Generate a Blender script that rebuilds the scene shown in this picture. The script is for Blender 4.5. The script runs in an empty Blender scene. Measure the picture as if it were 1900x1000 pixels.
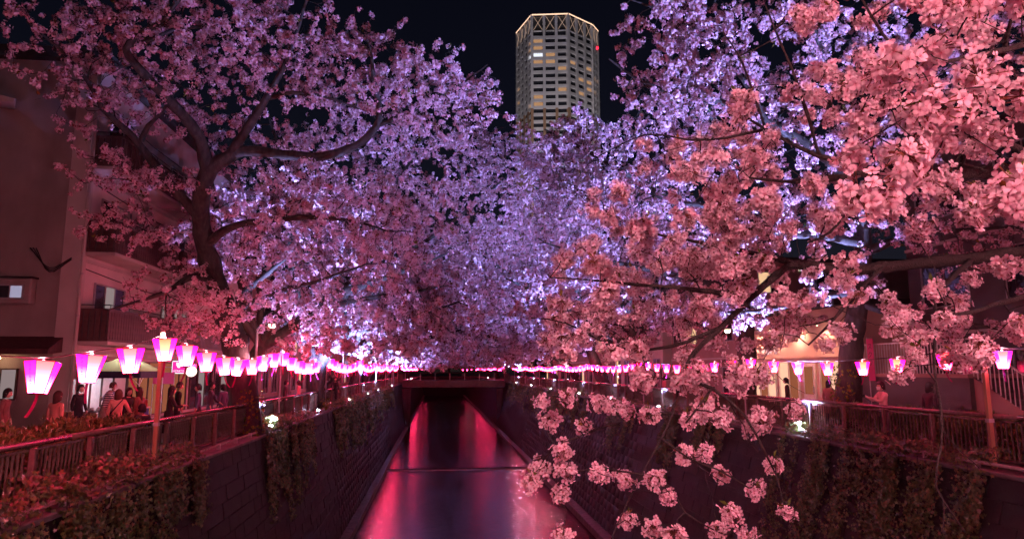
import bpy, bmesh, math, random
import numpy as np
from mathutils import Vector, Matrix

scene = bpy.context.scene
C = scene.collection
R = math.radians
rng = np.random.default_rng(7)
random.seed(7)

# ------------------------------------------------------------------ camera
CAM = np.array([0.0, 0.0, 9.0])
TH, PS, FPX = R(8.35), R(6.1), 1266.7
_F = np.array([math.sin(PS) * math.cos(TH), math.cos(PS) * math.cos(TH), math.sin(TH)])
_R = np.array([math.cos(PS), -math.sin(PS), 0.0])
_U = np.array([-math.sin(PS) * math.sin(TH), -math.cos(PS) * math.sin(TH), math.cos(TH)])


def ray(px, py):
    return _F * FPX + _R * (px - 950) + _U * (500 - py)


def aty(px, py, y):
    d = ray(px, py)
    return CAM + d * (y / d[1])


def atx(px, py, x):
    d = ray(px, py)
    return CAM + d * (x / d[0])


def atz(px, py, z):
    d = ray(px, py)
    return CAM + d * ((z - 9.0) / d[2])


def project(p):
    v = np.asarray(p) - CAM
    w = v @ _F
    return 950 + FPX * (v @ _R) / w, 500 - FPX * (v @ _U) / w


cd = bpy.data.cameras.new('camera')
cam = bpy.data.objects.new('camera', cd)
C.objects.link(cam)
cd.lens = 24.0
cd.sensor_width = 36.0
cd.clip_start = 0.05
cd.clip_end = 3000.0
cam.matrix_world = Matrix(((_R[0], _U[0], -_F[0], CAM[0]), (_R[1], _U[1], -_F[1], CAM[1]),
                           (_R[2], _U[2], -_F[2], CAM[2]), (0, 0, 0, 1)))
scene.camera = cam

# ------------------------------------------------------------------ world (night sky)
world = bpy.data.worlds.new('World')
scene.world = world
world.use_nodes = True
wn = world.node_tree
bg = wn.nodes['Background']
sky = wn.nodes.new('ShaderNodeTexSky')
sky.sky_type = 'NISHITA'
sky.sun_disc = False
sky.sun_elevation = R(40)
sky.sun_rotation = R(200)
sky.air_density = 1.0
sky.dust_density = 0.6
tint = wn.nodes.new('ShaderNodeMix')
tint.data_type = 'RGBA'
tint.blend_type = 'MULTIPLY'
tint.inputs[0].default_value = 1.0
tint.inputs[7].default_value = (1.0, .70, .92, 1)
wn.links.new(sky.outputs[0], tint.inputs[6])
wn.links.new(tint.outputs[2], bg.inputs[0])
bg.inputs[1].default_value = 0.0022

vs = scene.view_settings
vs.view_transform = 'Standard'
vs.look = 'None'
vs.exposure = 0.0
vs.gamma = 1.0
vs.use_curve_mapping = False
cy = scene.cycles
cy.max_bounces = 4
cy.diffuse_bounces = 1
cy.glossy_bounces = 2
cy.transmission_bounces = 4
cy.transparent_max_bounces = 8
cy.caustics_reflective = False
cy.caustics_refractive = False
cy.use_light_tree = True
cy.sample_clamp_indirect = 4.0
cy.use_denoising = True
cy.use_adaptive_sampling = True
cy.adaptive_threshold = 0.06
cy.adaptive_min_samples = 20

# main light levels
UPLIGHT_W = 40000.0        # cool uplights along the railings
UPLIGHT_COL = (0.30, 0.37, 1.0)
LANTERN = 1.4             # multiplier on paper lantern emission

FILL_W = 34.0             # extra light added above some lanterns to brighten blossom and hedge
FILL_COL = (1.0, .50, .60)

# ------------------------------------------------------------------ mesh helpers


def mesh_np(name, V, F, smooth=False, attr=None):
    """V (n,3); F list of (m,k) int arrays."""
    if not isinstance(F, (list, tuple)):
        F = [F]
    F = [np.asarray(f, dtype=np.int32) for f in F if len(f)]
    V = np.asarray(V, dtype=np.float32).reshape(-1, 3)
    me = bpy.data.meshes.new(name)
    me.vertices.add(len(V))
    me.vertices.foreach_set('co', V.ravel())
    nl = sum(f.size for f in F)
    nf = sum(len(f) for f in F)
    me.loops.add(nl)
    me.polygons.add(nf)
    me.loops.foreach_set('vertex_index', np.concatenate([f.ravel() for f in F]))
    starts, o = [], 0
    for f in F:
        k = f.shape[1]
        starts.append(o + np.arange(len(f), dtype=np.int32) * k)
        o += f.size
    me.polygons.foreach_set('loop_start', np.concatenate(starts))
    if smooth:
        me.polygons.foreach_set('use_smooth', np.ones(nf, dtype=bool))
    if attr is not None:
        for an, av in attr.items():
            a = me.attributes.new(an, 'FLOAT', 'POINT')
            a.data.foreach_set('value', np.asarray(av, dtype=np.float32))
    me.update(calc_edges=True)
    return me


def link(name, me, mat=None, parent=None):
    o = bpy.data.objects.new(name, me)
    C.objects.link(o)
    if mat is not None and len(me.materials) == 0:
        me.materials.append(mat)
    if parent is not None:
        o.parent = parent
    return o


def tag(o, label=None, cat=None, group=None, kind=None):
    if label:
        o['label'] = label
    if cat:
        o['category'] = cat
    if group:
        o['group'] = group
    if kind:
        o['kind'] = kind
    return o


def empty(name, loc, label, cat, group=None, rz=0.0):
    o = bpy.data.objects.new(name, None)
    C.objects.link(o)
    o.location = Vector([float(c) for c in loc])
    o.rotation_euler = (0, 0, rz)
    return tag(o, label, cat, group)


class MB:
    """collects boxes, prisms and tubes into one mesh"""

    def __init__(self, off=(0, 0, 0)):
        self.v, self.f, self.off = [], [], np.array(off, dtype=float)

    def add(self, V, F):
        o = len(self.v)
        self.v.extend([tuple(map(float, p)) for p in V])
        self.f.extend([tuple(int(i) + o for i in f) for f in F])
        return self

    def box(self, x0, x1, y0, y1, z0, z1):
        V = [(x0, y0, z0), (x1, y0, z0), (x1, y1, z0), (x0, y1, z0), (x0, y0, z1), (x1, y0, z1), (x1, y1, z1), (x0, y1, z1)]
        return self.add(V, [(0, 3, 2, 1), (4, 5, 6, 7), (0, 1, 5, 4), (1, 2, 6, 5), (2, 3, 7, 6), (3, 0, 4, 7)])

    def bbox(self, x0, x1, y0, y1, z0, z1, b=0.01):
        """box with chamfered edges"""
        bm = bmesh.new()
        bmesh.ops.create_cube(bm, size=1.0)
        for v in bm.verts:
            v.co = Vector((x0 + (v.co.x + .5) * (x1 - x0), y0 + (v.co.y + .5) * (y1 - y0), z0 + (v.co.z + .5) * (z1 - z0)))
        bmesh.ops.bevel(bm, geom=list(bm.edges), offset=b, segments=1, affect='EDGES')
        bm.verts.index_update()
        self.add([v.co for v in bm.verts], [[v.index for v in f.verts] for f in bm.faces])
        bm.free()
        return self

    def prism(self, poly, z0, z1):
        n = len(poly)
        V = [(p[0], p[1], z0) for p in poly] + [(p[0], p[1], z1) for p in poly]
        F = [tuple(range(n - 1, -1, -1)), tuple(range(n, 2 * n))]
        F += [(i, (i + 1) % n, n + (i + 1) % n, n + i) for i in range(n)]
        return self.add(V, F)

    def tube(self, pts, r, sides=6, caps=True):
        V, F = tube_np(np.asarray(pts, float), np.broadcast_to(np.asarray(r, float), (len(pts),)), sides)
        self.add(V, F)
        if caps:
            o = len(self.v) - len(V)
            self.f.append(tuple(o + i for i in range(sides - 1, -1, -1)))
            self.f.append(tuple(o + (len(pts) - 1) * sides + i for i in range(sides)))
        return self

    def quad(self, a, b, c, d):
        return self.add([a, b, c, d], [(0, 1, 2, 3)])

    def lathe(self, prof, n=16, c=(0, 0, 0)):
        V, F = [], []
        for (r, z) in prof:
            for i in range(n):
                a = 2 * math.pi * i / n
                V.append((c[0] + r * math.cos(a), c[1] + r * math.sin(a), c[2] + z))
        for j in range(len(prof) - 1):
            for i in range(n):
                F.append((j * n + i, j * n + (i + 1) % n, (j + 1) * n + (i + 1) % n, (j + 1) * n + i))
        return self.add(V, F)

    def mesh(self, name, smooth=False):
        me = bpy.data.meshes.new(name)
        me.from_pydata([tuple(np.array(p) - self.off) for p in self.v], [], self.f)
        if smooth:
            me.polygons.foreach_set('use_smooth', np.ones(len(me.polygons), dtype=bool))
        me.update()
        return me

    def build(self, name, mat, parent=None, smooth=False):
        return link(name, self.mesh(name, smooth), mat, parent)


def norm(a):
    return a / np.maximum(np.linalg.norm(a, axis=-1, keepdims=True), 1e-9)


def tube_np(P, r, sides):
    n = len(P)
    T = np.gradient(P, axis=0)
    T = norm(T)
    ref = np.array([0.31, 0.17, 0.93]) if abs(T[0] @ np.array([0.31, 0.17, 0.93])) < .9 else np.array([1.0, 0, 0])
    N = norm(np.cross(T, ref))
    B = np.cross(T, N)
    a = np.arange(sides) * 2 * math.pi / sides
    V = P[:, None, :] + r[:, None, None] * (np.cos(a)[None, :, None] * N[:, None, :] + np.sin(a)[None, :, None] * B[:, None, :])
    i = np.arange(n - 1)[:, None] * sides
    j = np.arange(sides)[None, :]
    k = (j + 1) % sides
    F = np.stack([i + j, i + k, i + sides + k, i + sides + j], axis=-1).reshape(-1, 4)
    return V.reshape(-1, 3), F


def smooth_path(P, step=0.3):
    """Catmull-Rom through rows (x,y,z,r)"""
    P = np.asarray(P, float)
    Q = np.vstack([2 * P[0] - P[1], P, 2 * P[-1] - P[-2]])
    out = []
    for i in range(1, len(Q) - 2):
        L = np.linalg.norm(Q[i + 1, :3] - Q[i, :3])
        m = max(2, int(L / step))
        for t in np.arange(m) / m:
            a, b, c, d = Q[i - 1], Q[i], Q[i + 1], Q[i + 2]
            out.append(.5 * ((2 * b) + (-a + c) * t + (2 * a - 5 * b + 4 * c - d) * t * t + (-a + 3 * b - 3 * c + d) * t ** 3))
    out.append(Q[-2])
    return np.array(out)


# ------------------------------------------------------------------ materials
def newmat(name):
    m = bpy.data.materials.new(name)
    m.use_nodes = True
    m.node_tree.nodes.clear()
    out = m.node_tree.nodes.new('ShaderNodeOutputMaterial')
    return m, m.node_tree, out


def N(nt, t, **kw):
    n = nt.nodes.new(t)
    for k, v in kw.items():
        if k.startswith('i_'):
            n.inputs[k[2:].replace('_', ' ')].default_value = v
        else:
            setattr(n, k, v)
    return n


def ramp(nt, src, stops):
    r = nt.nodes.new('ShaderNodeValToRGB')
    el = r.color_ramp.elements
    while len(el) < len(stops):
        el.new(0.5)
    for e, (p, c) in zip(el, stops):
        e.position = p
        e.color = (*c, 1) if len(c) == 3 else c
    nt.links.new(src, r.inputs[0])
    return r.outputs[0]


def pbr(name, col, rough=.6, scale=6.0, var=.25, bump=.0, bscale=40.0, metal=0.0, spec=.5, stain=None, coords='Object', stretch=(1, 1, 1)):
    m, nt, out = newmat(name)
    b = N(nt, 'ShaderNodeBsdfPrincipled')
    b.inputs['Roughness'].default_value = rough
    b.inputs['Metallic'].default_value = metal
    b.inputs['Specular IOR Level'].default_value = spec
    tc = N(nt, 'ShaderNodeTexCoord')
    mp = N(nt, 'ShaderNodeMapping')
    mp.inputs['Scale'].default_value = stretch
    nt.links.new(tc.outputs[coords], mp.inputs[0])
    no = N(nt, 'ShaderNodeTexNoise')
    no.inputs['Scale'].default_value = scale
    no.inputs['Detail'].default_value = 6
    nt.links.new(mp.outputs[0], no.inputs[0])
    c = np.array(col)
    lo, hi = tuple(np.clip(c * (1 - var), 0, 1)), tuple(np.clip(c * (1 + var), 0, 1))
    cs = ramp(nt, no.outputs[0], [(.3, lo), (.7, hi)])
    if stain:
        n2 = N(nt, 'ShaderNodeTexNoise')
        n2.inputs['Scale'].default_value = stain[1]
        n2.inputs['Detail'].default_value = 8
        m2 = N(nt, 'ShaderNodeMapping')
        m2.inputs['Scale'].default_value = stain[2]
        nt.links.new(tc.outputs[coords], m2.inputs[0])
        nt.links.new(m2.outputs[0], n2.inputs[0])
        mx = N(nt, 'ShaderNodeMix', data_type='RGBA')
        f = ramp(nt, n2.outputs[0], [(.42, (0, 0, 0)), (.68, (1, 1, 1))])
        nt.links.new(f, mx.inputs[0])
        nt.links.new(cs, mx.inputs[6])
        mx.inputs[7].default_value = (*stain[0], 1)
        cs = mx.outputs[2]
    nt.links.new(cs, b.inputs['Base Color'])
    if bump:
        nb = N(nt, 'ShaderNodeTexNoise')
        nb.inputs['Scale'].default_value = bscale
        nb.inputs['Detail'].default_value = 4
        nt.links.new(mp.outputs[0], nb.inputs[0])
        bp = N(nt, 'ShaderNodeBump')
        bp.inputs['Strength'].default_value = bump
        bp.inputs['Distance'].default_value = .02
        nt.links.new(nb.outputs[0], bp.inputs['Height'])
        nt.links.new(bp.outputs[0], b.inputs['Normal'])
    nt.links.new(b.outputs[0], out.inputs[0])
    return m


def emis(name, col, s):
    m, nt, out = newmat(name)
    e = N(nt, 'ShaderNodeEmission')
    e.inputs[0].default_value = (*col, 1)
    e.inputs[1].default_value = s
    nt.links.new(e.outputs[0], out.inputs[0])
    return m


def leafy(name, stops, trans=.35, rough=.55, attr=None, gloss=0.0):
    """thin petal or leaf: colour varies from piece to piece"""
    m, nt, out = newmat(name)
    g = N(nt, 'ShaderNodeNewGeometry')
    col = ramp(nt, g.outputs['Random Per Island'], stops)
    if attr:
        a = N(nt, 'ShaderNodeAttribute')
        a.attribute_name = attr[0]
        mx = N(nt, 'ShaderNodeMix', data_type='RGBA')
        f = ramp(nt, a.outputs['Fac'], [(attr[1], (1, 1, 1)), (attr[2], (0, 0, 0))])
        nt.links.new(f, mx.inputs[0])
        nt.links.new(col, mx.inputs[6])
        mx.inputs[7].default_value = (*attr[3], 1)
        col = mx.outputs[2]
    d = N(nt, 'ShaderNodeBsdfDiffuse')
    t = N(nt, 'ShaderNodeBsdfTranslucent')
    nt.links.new(col, d.inputs[0])
    nt.links.new(col, t.inputs[0])
    mx2 = N(nt, 'ShaderNodeMixShader')
    mx2.inputs[0].default_value = trans
    nt.links.new(d.outputs[0], mx2.inputs[1])
    nt.links.new(t.outputs[0], mx2.inputs[2])
    sh = mx2.outputs[0]
    if gloss:
        gl = N(nt, 'ShaderNodeBsdfGlossy')
        gl.inputs['Roughness'].default_value = rough
        mx3 = N(nt, 'ShaderNodeMixShader')
        mx3.inputs[0].default_value = gloss
        nt.links.new(sh, mx3.inputs[1])
        nt.links.new(gl.outputs[0], mx3.inputs[2])
        sh = mx3.outputs[0]
    nt.links.new(sh, out.inputs[0])
    return m


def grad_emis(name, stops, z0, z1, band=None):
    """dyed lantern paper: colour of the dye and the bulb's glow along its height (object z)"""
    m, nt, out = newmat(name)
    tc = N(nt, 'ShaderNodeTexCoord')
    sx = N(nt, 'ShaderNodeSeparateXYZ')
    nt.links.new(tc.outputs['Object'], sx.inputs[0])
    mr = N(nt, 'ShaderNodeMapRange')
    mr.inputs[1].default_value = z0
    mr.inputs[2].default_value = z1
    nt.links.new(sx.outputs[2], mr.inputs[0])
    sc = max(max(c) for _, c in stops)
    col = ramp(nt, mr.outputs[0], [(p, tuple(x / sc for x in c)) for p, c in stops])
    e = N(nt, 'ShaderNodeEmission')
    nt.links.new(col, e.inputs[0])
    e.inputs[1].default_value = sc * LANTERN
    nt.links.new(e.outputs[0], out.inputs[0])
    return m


M = {}
M['bark'] = pbr('bark', (.045, .036, .032), .85, 9, .45, .9, 30, stretch=(1, 1, .35))
M['bark_near'] = pbr('bark_near', (.020, .015, .013), .8, 40, .45, .8, 90)
M['twig'] = pbr('twig', (.04, .03, .027), .8, 20, .3)
M['blossom'] = leafy('blossom', [(0, (.90, .68, .76)), (.45, (.85, .56, .65)), (.78, (.74, .40, .50)), (.90, (.38, .12, .14)), (1, (.24, .13, .07))], .32)
M['petal'] = leafy('petal', [(0, (.94, .80, .83)), (.6, (.90, .70, .75)), (1, (.84, .58, .66))], .45, attr=('along', .02, .42, (.66, .22, .30)))
M['pedicel'] = leafy('pedicel', [(0, (.22, .12, .06)), (1, (.30, .09, .07))], .1)
M['young_leaf'] = leafy('young_leaf', [(0, (.10, .16, .03)), (.5, (.17, .19, .04)), (1, (.28, .12, .04))], .4)
M['ivy'] = leafy('ivy', [(0, (.05, .075, .018)), (.5, (.10, .16, .03)), (.8, (.16, .18, .035)), (1, (.22, .10, .03))], .2, .35, gloss=.12)
M['hedge'] = leafy('hedge', [(0, (.07, .085, .02)), (.6, (.14, .18, .03)), (1, (.26, .15, .04))], .25, .4, gloss=.10)
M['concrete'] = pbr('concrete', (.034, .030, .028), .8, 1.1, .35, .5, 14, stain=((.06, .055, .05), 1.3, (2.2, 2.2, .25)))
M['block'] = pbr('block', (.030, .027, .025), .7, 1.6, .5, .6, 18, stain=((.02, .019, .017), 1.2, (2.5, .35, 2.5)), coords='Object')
M['coping'] = pbr('coping', (.15, .13, .125), .7, 3, .35, .4, 30)
M['asphalt'] = pbr('asphalt', (.06, .055, .055), .75, 4, .35, .5, 60)
M['paving'] = pbr('paving', (.16, .13, .125), .6, 5, .3, .4, 40)
M["rail"] = pbr("rail_paint", (.17, .115, .10), .25, 12, .25, .12, 60, spec=.6)
M['baluster'] = pbr('baluster_paint', (.17, .115, .10), .4, 14, .3, .1, 60)
M['pipe'] = pbr('pipe', (.28, .24, .23), .45, 10, .25)
M['steel'] = pbr('steel', (.42, .40, .40), .4, 15, .2)
M['wood_pole'] = pbr('wood_pole', (.42, .25, .13), .55, 8, .25, .2, 40, stretch=(1, 1, .1))
M['black'] = pbr('black_plastic', (.02, .02, .02), .4, 10, .2)
M['cable'] = pbr('cable', (.03, .025, .025), .6, 10, .1)
M['lens'] = emis('lamp_lens', (.66, .68, 1.0), 420)
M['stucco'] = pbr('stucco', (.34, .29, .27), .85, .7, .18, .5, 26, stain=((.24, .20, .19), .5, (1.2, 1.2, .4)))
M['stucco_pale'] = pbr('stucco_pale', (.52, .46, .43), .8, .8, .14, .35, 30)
M['brown_panel'] = pbr('brown_panel', (.10, .055, .05), .6, 6, .25)
M['roof_dark'] = pbr('roof_dark', (.03, .028, .028), .7, 4, .2)
M['white_paint'] = pbr('white_paint', (.70, .68, .66), .5, 4, .1)
M['grey_metal'] = pbr('grey_metal', (.30, .30, .31), .45, 6, .2)
M['glass'] = pbr('dark_glass', (.03, .03, .035), .08, 3, .3, spec=.8)
M['curtain'] = pbr('curtain', (.55, .5, .45), .8, 12, .15)
M['lit_cool'] = emis('lit_cool', (.75, .70, 1.0), .45)
M['lit_warm'] = emis('lit_warm', (1.0, .62, .34), .9)
M['lit_shop'] = emis('lit_shop', (1.0, .55, .36), 1.1)
M['bulb_warm'] = emis('bulb_warm', (1.0, .62, .33), 60)
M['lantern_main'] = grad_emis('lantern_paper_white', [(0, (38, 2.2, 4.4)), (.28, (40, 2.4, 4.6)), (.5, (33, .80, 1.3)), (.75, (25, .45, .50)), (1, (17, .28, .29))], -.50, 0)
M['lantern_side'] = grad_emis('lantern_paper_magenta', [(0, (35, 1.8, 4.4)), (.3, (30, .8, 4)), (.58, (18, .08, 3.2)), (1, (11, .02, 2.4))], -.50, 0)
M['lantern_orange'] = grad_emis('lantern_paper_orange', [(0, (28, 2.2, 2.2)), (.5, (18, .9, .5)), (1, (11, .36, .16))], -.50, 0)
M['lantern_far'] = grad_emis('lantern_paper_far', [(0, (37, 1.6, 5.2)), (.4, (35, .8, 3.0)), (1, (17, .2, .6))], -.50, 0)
M['lantern_frame'] = pbr('lantern_frame', (.45, .04, .16), .5, 8, .1)
M['lantern_ink'] = pbr('lantern_ink', (.25, .01, .16), .7, 8, .1)
M['streamer'] = leafy('streamer', [(0, (.45, .012, .16)), (1, (.45, .03, .14))], .4)
# ------------------------------------------------------------------ setting: water, streets, canal walls, bridges
def water_mat():
    m, nt, out = newmat('river_water')
    b = N(nt, 'ShaderNodeBsdfPrincipled')
    b.inputs['Base Color'].default_value = (.010, .006, .009, 1)
    b.inputs['IOR'].default_value = 1.33
    b.inputs['Specular IOR Level'].default_value = .5
    tc = N(nt, 'ShaderNodeTexCoord')

    def noise(scale, sx, sy, det, dist=0.0):
        mp = N(nt, 'ShaderNodeMapping')
        mp.inputs['Scale'].default_value = (sx, sy, 1)
        nt.links.new(tc.outputs['Object'], mp.inputs[0])
        n = N(nt, 'ShaderNodeTexNoise')
        n.inputs['Scale'].default_value = scale
        n.inputs['Detail'].default_value = det
        n.inputs['Distortion'].default_value = dist
        nt.links.new(mp.outputs[0], n.inputs[0])
        return n.outputs[0]

    a = noise(1.0, 2.2, 7.5, 5, .6)
    c = noise(1.0, .5, 1.6, 3, .8)
    big = noise(1.0, .22, .07, 4, .8)
    rr = ramp(nt, big, [(.35, (.04,) * 3), (.62, (.12,) * 3)])
    nt.links.new(rr, b.inputs['Roughness'])
    ad = N(nt, 'ShaderNodeMath', operation='MULTIPLY_ADD')
    nt.links.new(c, ad.inputs[0])
    ad.inputs[1].default_value = .9
    nt.links.new(a, ad.inputs[2])
    bp = N(nt, 'ShaderNodeBump')
    bp.inputs['Strength'].default_value = .6
    bp.inputs['Distance'].default_value = .035
    nt.links.new(ad.outputs[0], bp.inputs['Height'])
    nt.links.new(bp.outputs[0], b.inputs['Normal'])
    nt.links.new(b.outputs[0], out.inputs[0])
    return m


M['water'] = water_mat()
XL, XR = -6.4, 11.75          # railing lines
ZL, ZR = 6.85, 7.0            # street levels
LB, RB = -4.85, 9.05          # wall bases
LT, RT = -5.9, 11.25          # wall tops

tag(MB().box(LB, RB, -12, 64, -1.2, 0).build('water', M['water']), kind='structure')
tag(MB().box(LB, RB, 64.5, 241, -1.2, .14).build('water', M['water']), kind='structure')
w = empty('river_weir', (2, 64.2, 0), 'low concrete sill crossing the river with water spilling over it', 'weir')
mb = MB((2, 64.2, 0))
mb.box(LB, RB, 64.3, 64.5, -1.1, .09)
mb.build('sill', M['coping'], w)
mb = MB((2, 64.2, 0))
for i in range(60):
    x = LB + .3 + i * (RB - LB - .6) / 59
    h = .03 + .03 * rng.random()
    mb.box(x - .12, x + .12, 63.7 + .3 * rng.random(), 64.3, 0.004, h * .5)
tag(mb.build('broken_water', pbr('foam', (.35, .28, .3), .3, 5, .3), w), kind='stuff')

tag(MB().box(-420, -6.62, -30, 700, ZL - 1.5, ZL).build('street_left', M['paving']), kind='structure')
tag(MB().box(11.95, 420, -30, 700, ZR - 1.5, ZR).build('street_right', M['paving']), kind='structure')
tag(MB().box(-6.62, 11.95, 241.5, 700, -1, ZL - .1).build('ground', M['asphalt']), kind='structure')


def canal_wall(side):
    left = side < 0
    xb, xt, zt = (LB, LT, 6.72) if left else (RB, RT, 6.86)
    base = (xb, 20, 0)
    w = empty('canal_wall', base, ('left' if left else 'right') + ' river wall of leaning concrete blocks streaked with dirt', 'wall')
    s = -1 if left else 1
    # slope frame
    up = norm(np.array([xt - xb, 0, zt]))
    nrm = norm(np.array([-s * up[2], 0, s * up[0]]))
    e1 = np.array([0, 1.0, 0])
    H = math.hypot(xt - xb, zt)
    mb = MB(base)
    q = [(xb, zt and 0), (xt, zt), (xt + s * 1.2, zt), (xt + s * 1.2, -1), (xb, -1)]
    inn = .018
    poly = [(xb - nrm[0] * inn, -1), (xb - nrm[0] * inn, -nrm[2] * inn), (xt - nrm[0] * inn, zt - .004), (xt + s * .9, zt - .004), (xt + s * .9, -1)]
    n = len(poly)
    V = [(p[0], -12, p[1]) for p in poly] + [(p[0], 241, p[1]) for p in poly]
    F = [(i, (i + 1) % n, n + (i + 1) % n, n + i) for i in range(n)] + [tuple(range(n)), tuple(range(2 * n - 1, n - 1, -1))]
    mb.add(V, F)
    mb.build('wall_core', M['concrete'], w)
    # coping and footing
    mb = MB(base)
    x0, x1 = (xt - .72, xt + .06) if left else (xt - .06, xt + .70)
    mb.bbox(x0, x1, -12, 241, zt, zt + .10, .02)
    mb.build('coping', M['coping'], w)
    mb = MB(base)
    f0, f1 = (xb - .3, -4.43) if left else (8.62, xb + .3)
    mb.bbox(f0, f1, -12, 241, -1, .38, .03)
    mb.build('footing', M['coping'], w)
    # blocks
    bw, bh = .86, .424
    rows = int(H / bh)
    bh = H / rows
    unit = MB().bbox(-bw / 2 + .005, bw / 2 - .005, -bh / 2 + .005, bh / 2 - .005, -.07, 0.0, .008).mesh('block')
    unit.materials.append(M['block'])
    uv = np.array([v.co for v in unit.vertices])
    uf = [np.array([p.vertices for p in unit.polygons if len(p.vertices) == k]) for k in (3, 4)]
    cells = []
    for r in range(rows):
        for c in range(int(70 / bw)):
            y = 9 + c * bw + (bw / 2 if r % 2 else 0)
            z = (r + .5) * bh
            ctr = np.array([xb, 0, 0]) + up * z + e1 * y
            pj = project(ctr)
            vis = -40 < pj[0] < 1940 and pj[1] < 1030
            cells.append((vis, y, ctr))
    cells = [c for c in cells if c[0]]
    cells.sort(key=lambda c: c[1])
    Rm = Matrix(((e1[0], up[0], nrm[0]), (e1[1], up[1], nrm[1]), (e1[2], up[2], nrm[2])))
    if Rm.determinant() < 0:
        Rm = Matrix(((-e1[0], up[0], nrm[0]), (-e1[1], up[1], nrm[1]), (-e1[2], up[2], nrm[2])))
    rest = []
    for i, (_, y, ctr) in enumerate(cells):
        p = ctr + nrm * rng.normal(0, .007)
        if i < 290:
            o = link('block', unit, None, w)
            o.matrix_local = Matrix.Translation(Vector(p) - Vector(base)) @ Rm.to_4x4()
        else:
            rest.append(p)
    if rest:
        Rn = np.array(Rm)
        V = (uv @ Rn.T)[None] + np.array(rest)[:, None, :] - np.array(base)
        F = [(f[None] + (np.arange(len(rest)) * len(uv))[:, None, None]).reshape(-1, f.shape[1]) for f in uf if len(f)]
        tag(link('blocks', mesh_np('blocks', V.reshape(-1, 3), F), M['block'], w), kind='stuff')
    return w


canal_wall(-1)
canal_wall(1)

# pipes along both copings
for (x, z, lab) in ((-6.02, 6.93, 'thin pale conduit pipe running along the top of the left river wall'),
                    (11.42, 7.07, 'thin pale conduit pipe running along the top of the right river wall')):
    p = empty('conduit_pipe', (x, 12, z), lab, 'pipe')
    MB((x, 12, z)).tube([(x, 8, z), (x, 112, z)], .035, 8).build('pipe', M['pipe'], p, True)
    mb = MB((x, 12, z))
    for y in np.arange(9, 60, 1.6):
        mb = MB((x, 12, z))
        mb.box(x - .05, x + .05, y - .02, y + .02, z - .12, z + .045)
        mb.build('pipe_clip', M['steel'], p)


def far_bridge():
    y0 = 115
    b = empty('road_bridge', (2.6, y0, 6.1), 'red-lit steel girder bridge crossing the river in the distance', 'bridge')
    off = (2.6, y0, 6.1)
    MB(off).box(-6.6, 11.95, y0, y0 + 7, 6.22, 7.3).build('girder', M['brown_panel'] if False else pbr('bridge_paint', (.11, .055, .05), .5, 2, .2), b)
    MB(off).box(-6.6, 11.95, y0 - .12, y0 - .002, 6.16, 6.24).build('flange', M['coping'], b)
    for x in np.arange(-5.4, 11.6, 2.45):
        MB(off).box(x - .05, x + .05, y0 + .1, y0 + .2, 7.303, 8.45).build('post', M['white_paint'], b)
    MB(off).tube([(-6, y0 + .15, 8.48), (11.4, y0 + .15, 8.48)], .05, 6).build('handrail', M['rail'], b)
    MB(off).tube([(-6, y0 + .15, 7.9), (11.4, y0 + .15, 7.9)], .03, 6).build('mid_rail', M['rail'], b)
    for x in (-6.15, 11.4):
        MB(off).bbox(x - .45, x + .45, y0 - .3, y0 + .6, 7.0, 8.4, .03).build('parapet_pier', pbr('pier_paint', (.24, .16, .15), .7, 3, .2), b)
    for x0, x1 in ((-5.5, -4.2), (9.2, 10.2)):
        MB(off).bbox(x0, x1, y0 - 6, y0 - 5, .1, 6.1, .05).build('abutment_rib', M['concrete'], b)


far_bridge()


def near_bridge():
    b = empty('footbridge', (2.6, -2, 7.3), 'footbridge under the viewpoint with a plain steel parapet', 'bridge')
    off = (2.6, -2, 7.3)
    MB(off).box(-6.55, 11.9, -5, .95, 6.95, 7.3).build('deck', M['paving'], b)
    for x in np.arange(-6.2, 11.8, 2.0):
        MB(off).box(x - .03, x + .03, .70, .76, 7.302, 8.3).build('post', M['rail'], b)
    MB(off).tube([(-6.2, .73, 8.33), (11.8, .73, 8.33)], .045, 8).build('handrail', M['rail'], b)


near_bridge()

# ------------------------------------------------------------------ railings


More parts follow.
